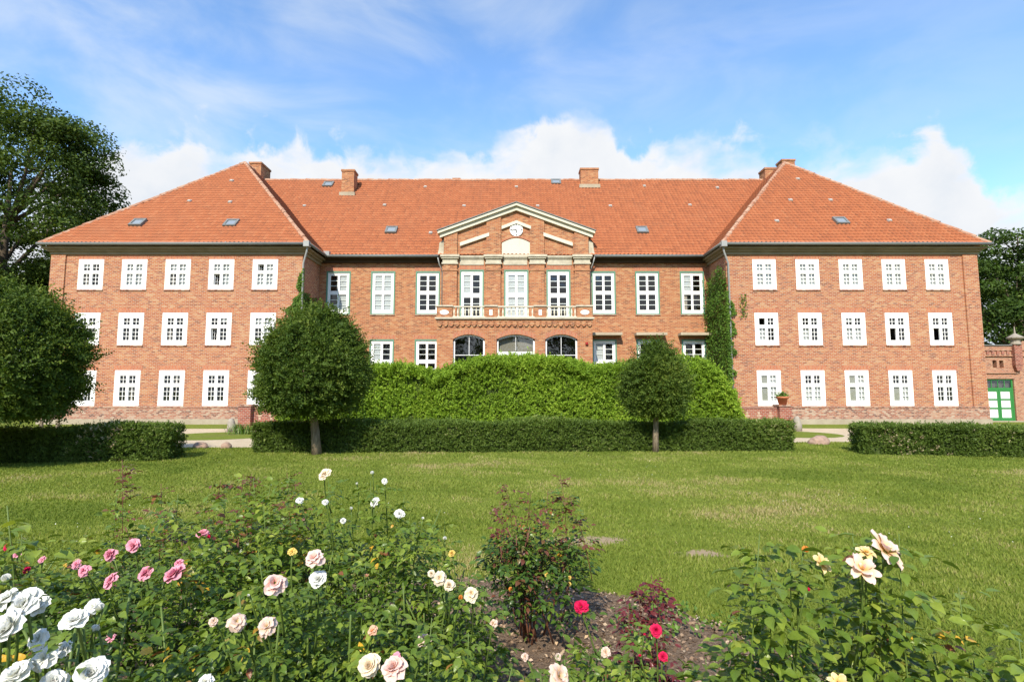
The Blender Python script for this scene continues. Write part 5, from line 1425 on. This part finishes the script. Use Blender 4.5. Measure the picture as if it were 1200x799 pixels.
def rose_bush(key, label, cx, cy, rx, ry, h, nleaf, leafmat=L_rose, stemmat=M_stem, shoots=(), lsize=0.045, zmin=0.05, dens_top=1.0, seed=0, lmul=1.0, cat='rose bush', tmin=0.0):
    rs = np.random.default_rng(seed + 500)
    bushes = thing('rose_bush', label, cat, (cx, cy, 0), 'rose bushes in the flower bed')
    stems = MB()
    LP, LT, LN, LS, LC = [], [], [], [], []
    def compound(p, d, size, tint):
        """five leaflets on a stalk"""
        d = d / np.linalg.norm(d)
        up = np.array([0, 0, 1.0]); sd = np.cross(d, up)
        if np.linalg.norm(sd) < 0.1: sd = np.array([1.0, 0, 0])
        sd /= np.linalg.norm(sd)
        nn = np.cross(sd, d) + rs.normal(0, 0.25, 3)
        droop = -0.25
        for (f, s, k) in ((1.0, 0, 1.0), (0.62, 1, 0.88), (0.62, -1, 0.88), (0.25, 1, 0.72), (0.25, -1, 0.72)):
            if f < 0.3 and rs.uniform() < 0.3: continue
            q = p + d * size * 2.0 * f + np.array([0, 0, droop * size * f * f])
            dd = d * (1 if s == 0 else 0.45) + sd * s * 0.95 + np.array([0, 0, -0.25]) + rs.normal(0, 0.14, 3)
            LP.append(q); LT.append(dd); LN.append(nn + rs.normal(0, 0.18, 3)); LS.append(size * k * rs.uniform(0.85, 1.15)); LC.append(np.clip(tint + rs.normal(0, 0.05), 0, 1))
    def cane(p0, p1, r0, r1, leaves=0, bend=0.08, size=lsize, tshift=0.0, tfix=None):
        p0 = np.array(p0, float); p1 = np.array(p1, float)
        mid = (p0 + p1) / 2 + rs.normal(0, bend, 3) * np.array([1, 1, 0.2])
        pts = [p0 * (1 - t_) ** 2 + 2 * mid * t_ * (1 - t_) + p1 * t_ * t_ for t_ in np.linspace(0, 1, 6)]
        stems.tube(pts, list(np.linspace(r0, r1, 6)), 6)
        for i in range(leaves):
            t_ = rs.uniform(0.2, 0.98)
            q = p0 * (1 - t_) ** 2 + 2 * mid * t_ * (1 - t_) + p1 * t_ * t_
            a = rs.uniform(0, 6.28)
            compound(q, np.array([math.cos(a), math.sin(a), rs.uniform(-0.3, 0.5)]), size * rs.uniform(0.7, 1.1), (rs.uniform(0.2, 0.75) + tshift) if not tfix else rs.uniform(*tfix))
    # canes
    for i in range(14):
        a = rs.uniform(0, 6.28); k = rs.uniform(0.2, 0.9)
        p1 = (cx + rx * k * math.cos(a), cy + ry * k * math.sin(a), h * rs.uniform(0.7, 0.98))
        cane((cx + rx * 0.35 * rs.normal() * 0.6, cy + ry * 0.25 * rs.normal() * 0.6, 0), p1, 0.008, 0.0035, 6)
    # body of leaves
    n = int(nleaf * 2.6)
    for i in range(n):
        a = rs.uniform(0, 6.28); k = rs.uniform(0, 1) ** 0.5
        x = cx + rx * k * math.cos(a); y = cy + ry * k * math.sin(a)
        top = h * (1 - 0.30 * k ** 2.2) * (0.92 + 0.10 * math.sin(x * 9 + seed) + 0.08 * math.sin(y * 11))
        z = zmin + (top - zmin) * rs.uniform(0, 1) ** (0.55 * dens_top)
        d = np.array([math.cos(a) * k + rs.normal(0, 0.6), math.sin(a) * k + rs.normal(0, 0.6) - 0.25, rs.uniform(-0.35, 0.55)])
        hi = z / h
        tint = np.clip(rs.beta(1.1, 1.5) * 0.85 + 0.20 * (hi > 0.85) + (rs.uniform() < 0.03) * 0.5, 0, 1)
        compound(np.array([x, y, z]), d, lsize * rs.uniform(0.65, 1.15), tint)
    # tall shoots standing above the bush
    for (sx, sy, sz, red) in shoots:
        cane((sx + rs.normal(0, 0.06), sy + rs.normal(0, 0.05), max(0.1, h * 0.5)), (sx, sy, sz), 0.0032, 0.0016, int(10 + 16 * max(0.1, sz - h * 0.6) / 0.3), 0.03, lsize * (0.75 if red else 1.0), 0.15, (0.66, 0.90) if red else None)
    # blooms and their stems
    for (bx_, by_, bz_, dia, kind) in BLOOMS.get(key, []):
        base = np.array([bx_ + (cx - bx_) * 0.22 + rs.normal(0, 0.03), by_ + 0.04 + (cy - by_) * 0.3, bz_ - rs.uniform(0.22, 0.40)])
        top_ = np.array([bx_, by_ + 0.01, bz_ - dia * 0.16])
        cane(base, top_, 0.0042, 0.0028, 3, 0.02, lsize * 0.85)
        Vb, Fb, Tb = bloom_mesh(dia, kind, rs)
        bud = dia < 0.032
        tl = Vector((rs.normal(0, 0.25), -0.75 + rs.normal(0, 0.2), 0.55 + rs.uniform(-0.1, 0.35)))
        if bud: tl = Vector((rs.normal(0, 0.2), -0.15, 1))
        if kind == 'faded': tl = Vector((rs.normal(0, 0.3), -0.6, 0.6))
        Q = np.array(tl.to_track_quat('Z', 'Y').to_matrix())
        Vw = Vb @ Q.T + np.array([bx_, by_, bz_])
        o = np_mesh('bloom', Vw, Fb, PETAL[kind], bushes, Tb, True)
        # sepals
        sp = MB()
        nb = Vector(tl).normalized(); c0 = Vector((bx_, by_, bz_)) - nb * dia * 0.16
        sp.tube([c0 - nb * dia * 0.10, c0 - nb * dia * 0.02, c0 + nb * dia * (0.18 if bud else 0.05)], [0.003, dia * (0.22 if bud else 0.11), dia * (0.28 if bud else 0.13)], 7)
        sp.build('sepals', M_stem, o, True)
        LAB = {'white': 'white bloom', 'cream': 'cream bloom', 'peach': 'pale pink bloom with a deeper heart', 'faded': 'faded drooping bloom', 'pink': 'pink bloom', 'crimson': 'crimson bloom', 'yellow': 'small yellow bloom', 'orange': 'orange bud', 'open': 'wide open pink and yellow bloom', 'yellowopen': 'open pale yellow bloom', 'peachbud': 'salmon bud'}
        o['label'] = LAB[kind]
    stems.build('stems', stemmat, bushes, True)
    V, F, tt = inst(np.array(LP), np.array(LT), np.array(LN), np.array(LS), LEAF8, np.array(LC))
    np_mesh('leaves', V, F, leafmat, bushes, tt)
    return bushes

rose_bush('white', 'rose bush with large white blooms at the bottom left corner', -1.20, 1.46, 0.52, 0.40, 1.36, 300, shoots=[(-1.32, 1.45, 1.60, False)], seed=1, lsize=0.045)
rose_bush('pink_edge', 'small rose bush with tiny red and pink blooms at the left edge', -2.40, 2.65, 0.50, 0.4, 1.20, 260, shoots=[(-2.15, 2.3, 1.36, False), (-2.2, 2.5, 1.26, False)], seed=2, lsize=0.048)
rose_bush('pink', 'broad rose bush covered in pink blooms left of the peach roses', -1.78, 2.78, 0.74, 0.55, 1.24, 560, shoots=[(-2.0, 2.8, 1.36, True), (-1.5, 2.9, 1.34, False), (-1.75, 2.9, 1.36, False), (-1.3, 2.9, 1.3, False)], seed=3, lsize=0.05)
rose_bush('', 'flowerless rose bush with wine red young shoots behind the pink roses', -2.0, 3.75, 0.75, 0.5, 1.12, 380, leafmat=L_rosedark, stemmat=M_redstem, shoots=[(-2.55, 3.6, 1.45, True), (-2.35, 3.7, 1.28, True), (-1.7, 3.6, 1.36, True), (-2.0, 3.8, 1.30, False), (-1.55, 3.8, 1.34, True), (-1.8, 3.7, 1.34, True), (-1.45, 3.7, 1.30, False)], seed=4, lsize=0.05)
rose_bush('peach', 'rose bush with big pale pink blooms in the left foreground', -0.90, 2.22, 0.55, 0.45, 1.15, 520, shoots=[(-1.0, 2.2, 1.28, False), (-0.72, 2.25, 1.26, False), (-0.6, 2.3, 1.2, False)], seed=5, lsize=0.047)
rose_bush('cream', 'rose bush with cream and pale pink blooms at the bottom, left of the bare mulch', -0.44, 2.05, 0.36, 0.40, 1.00, 380, shoots=[(-0.27, 1.9, 1.14, False), (-0.15, 1.95, 1.07, False)], seed=6, lsize=0.045)
rose_bush('small_white', 'loose rose bush dotted with small white blooms reaching over the lawn', -1.0, 3.30, 0.66, 0.5, 1.20, 520, shoots=[(-1.25, 3.1, 1.42, False), (-0.82, 3.2, 1.38, False), (-0.62, 3.2, 1.30, False), (-1.4, 3.2, 1.36, False), (-1.1, 3.3, 1.38, False), (-1.5, 3.2, 1.40, False)], seed=7, lsize=0.05)
rose_bush('tall_cream', 'thin rose bush with wilting cream blooms beside the bare mulch', -0.38, 2.8, 0.34, 0.36, 1.02, 260, shoots=[(-0.35, 2.9, 1.22, False), (-0.20, 2.6, 1.06, False), (-0.5, 2.9, 1.22, False)], seed=8, lsize=0.047)
rose_bush('dark', 'upright rose bush with reddish shoots and yellow flecks standing at the lawn edge', 0.18, 4.35, 0.36, 0.32, 0.94, 190, leafmat=L_rosedark, stemmat=M_redstem, shoots=[(-0.05, 4.35, 1.17, True), (0.38, 4.35, 1.24, True), (0.15, 4.3, 1.12, True), (-0.1, 4.3, 1.05, True), (0.28, 4.3, 1.14, False), (0.44, 4.3, 1.10, False)], seed=9, zmin=0.12, lsize=0.055)
rose_bush('crimson', 'low rose bush with one single crimson bloom over the mulch', 0.30, 2.6, 0.30, 0.30, 0.74, 190, seed=10, lsize=0.05)
rose_bush('scarlet', 'low rose bush with small scarlet blooms right of the single crimson bloom', 0.62, 2.5, 0.22, 0.24, 0.70, 120, seed=11, shoots=[(0.55, 2.5, 0.88, False)], lsize=0.05)
rose_bush('', 'wine red leaved young rose with bare stems behind the scarlet blooms', 0.68, 2.95, 0.12, 0.12, 0.55, 26, leafmat=L_redsprig, stemmat=M_redstem, shoots=[(0.72, 2.9, 0.95, True), (0.66, 2.95, 0.86, True), (0.60, 2.9, 0.80, True), (0.76, 3.0, 0.88, True)], seed=12, lsize=0.055)
rose_bush('fading', 'rose bush with fading pale blooms at the bottom centre', 0.20, 1.95, 0.36, 0.30, 0.88, 240, shoots=[(0.0, 1.9, 0.98, False), (0.42, 2.0, 0.94, False)], seed=13, lsize=0.047)
rose_bush('yellow', 'large rose bush with a wide open pink and yellow bloom on the right', 1.12, 1.98, 0.40, 0.34, 1.20, 260, shoots=[(0.80, 1.8, 1.44, False), (0.92, 1.85, 1.34, False), (1.13, 1.85, 1.42, True), (1.25, 1.8, 1.44, False), (1.43, 1.8, 1.27, False), (1.2, 1.95, 1.3, False), (0.88, 1.9, 1.28, False)], seed=14, lsize=0.057)
rose_bush('', 'flowerless glossy leaved rose bush in the bottom right corner', 1.60, 1.80, 0.27, 0.28, 1.00, 150, shoots=[(1.52, 1.7, 1.16, False), (1.66, 1.65, 1.10, False), (1.42, 1.75, 1.08, False)], seed=15, lsize=0.062)
rose_bush('', 'small sprouting rose with drooping leaves on the mulch left of the large right bush', 0.86, 2.35, 0.14, 0.14, 0.55, 30, shoots=[(0.92, 2.3, 0.90, False), (0.80, 2.35, 0.80, False)], seed=16, lsize=0.055)

# weeds and seedlings between the roses
n = 1500
x = rng.uniform(-3, 2.6, n); y = rng.uniform(1.5, 5.8, n)
P0 = np.stack([x, y, np.zeros(n)], 1)
k = (y < bed_edge(x)) & (sn(P0, 2.0, 77) > 0.35)
P = np.repeat(P0[k], 7, axis=0); P = P + rng.normal(0, 0.035, P.shape); P[:, 2] = np.abs(P[:, 2]) + rng.uniform(0.0, 0.10, len(P))
o = leaf_cloud('bed_weeds', L_weed, None, P, np.tile([0, -0.2, 1.0], (len(P), 1)), 0.045, spread=0.7)
tag(o, 'small green weeds sprouting between the roses on the bed', 'weeds', kind='stuff')

n = 260
x = rng.uniform(-3, 2.4, n); y = rng.uniform(1.6, 5.4, n); k = y < bed_edge(x) - 0.05
P0 = np.stack([x, y, np.full(n, 0.03)], 1)[k]
o = leaf_cloud('fallen_petals', PETAL['faded'], None, P0, np.tile([0, -0.2, 1.0], (len(P0), 1)), 0.035, spread=0.4)
tag(o, 'pale fallen rose petals lying on the mulch', 'petals', kind='stuff')

# clover and daisies scattered in the lawn
n = 700
y = rng.uniform(4, 16, n); x = rng.uniform(-1, 1, n) * (y + 1)
P0 = np.stack([x, y, np.full(n, 0.05)], 1)
k = (y > bed_edge(x) + 0.1) & (sn(P0, 0.9, 12) > 0.1)
o = leaf_cloud('lawn_daisies', leaf_mat('daisy_petal', [(0, (0.6, 0.6, 0.5)), (1, (0.8, 0.8, 0.75))]), None, P0[k], np.tile([0, -0.2, 1.0], (int(k.sum()), 1)), 0.018, spread=0.4)
tag(o, 'tiny white daisies and clover heads scattered in the lawn', 'daisies', kind='stuff')
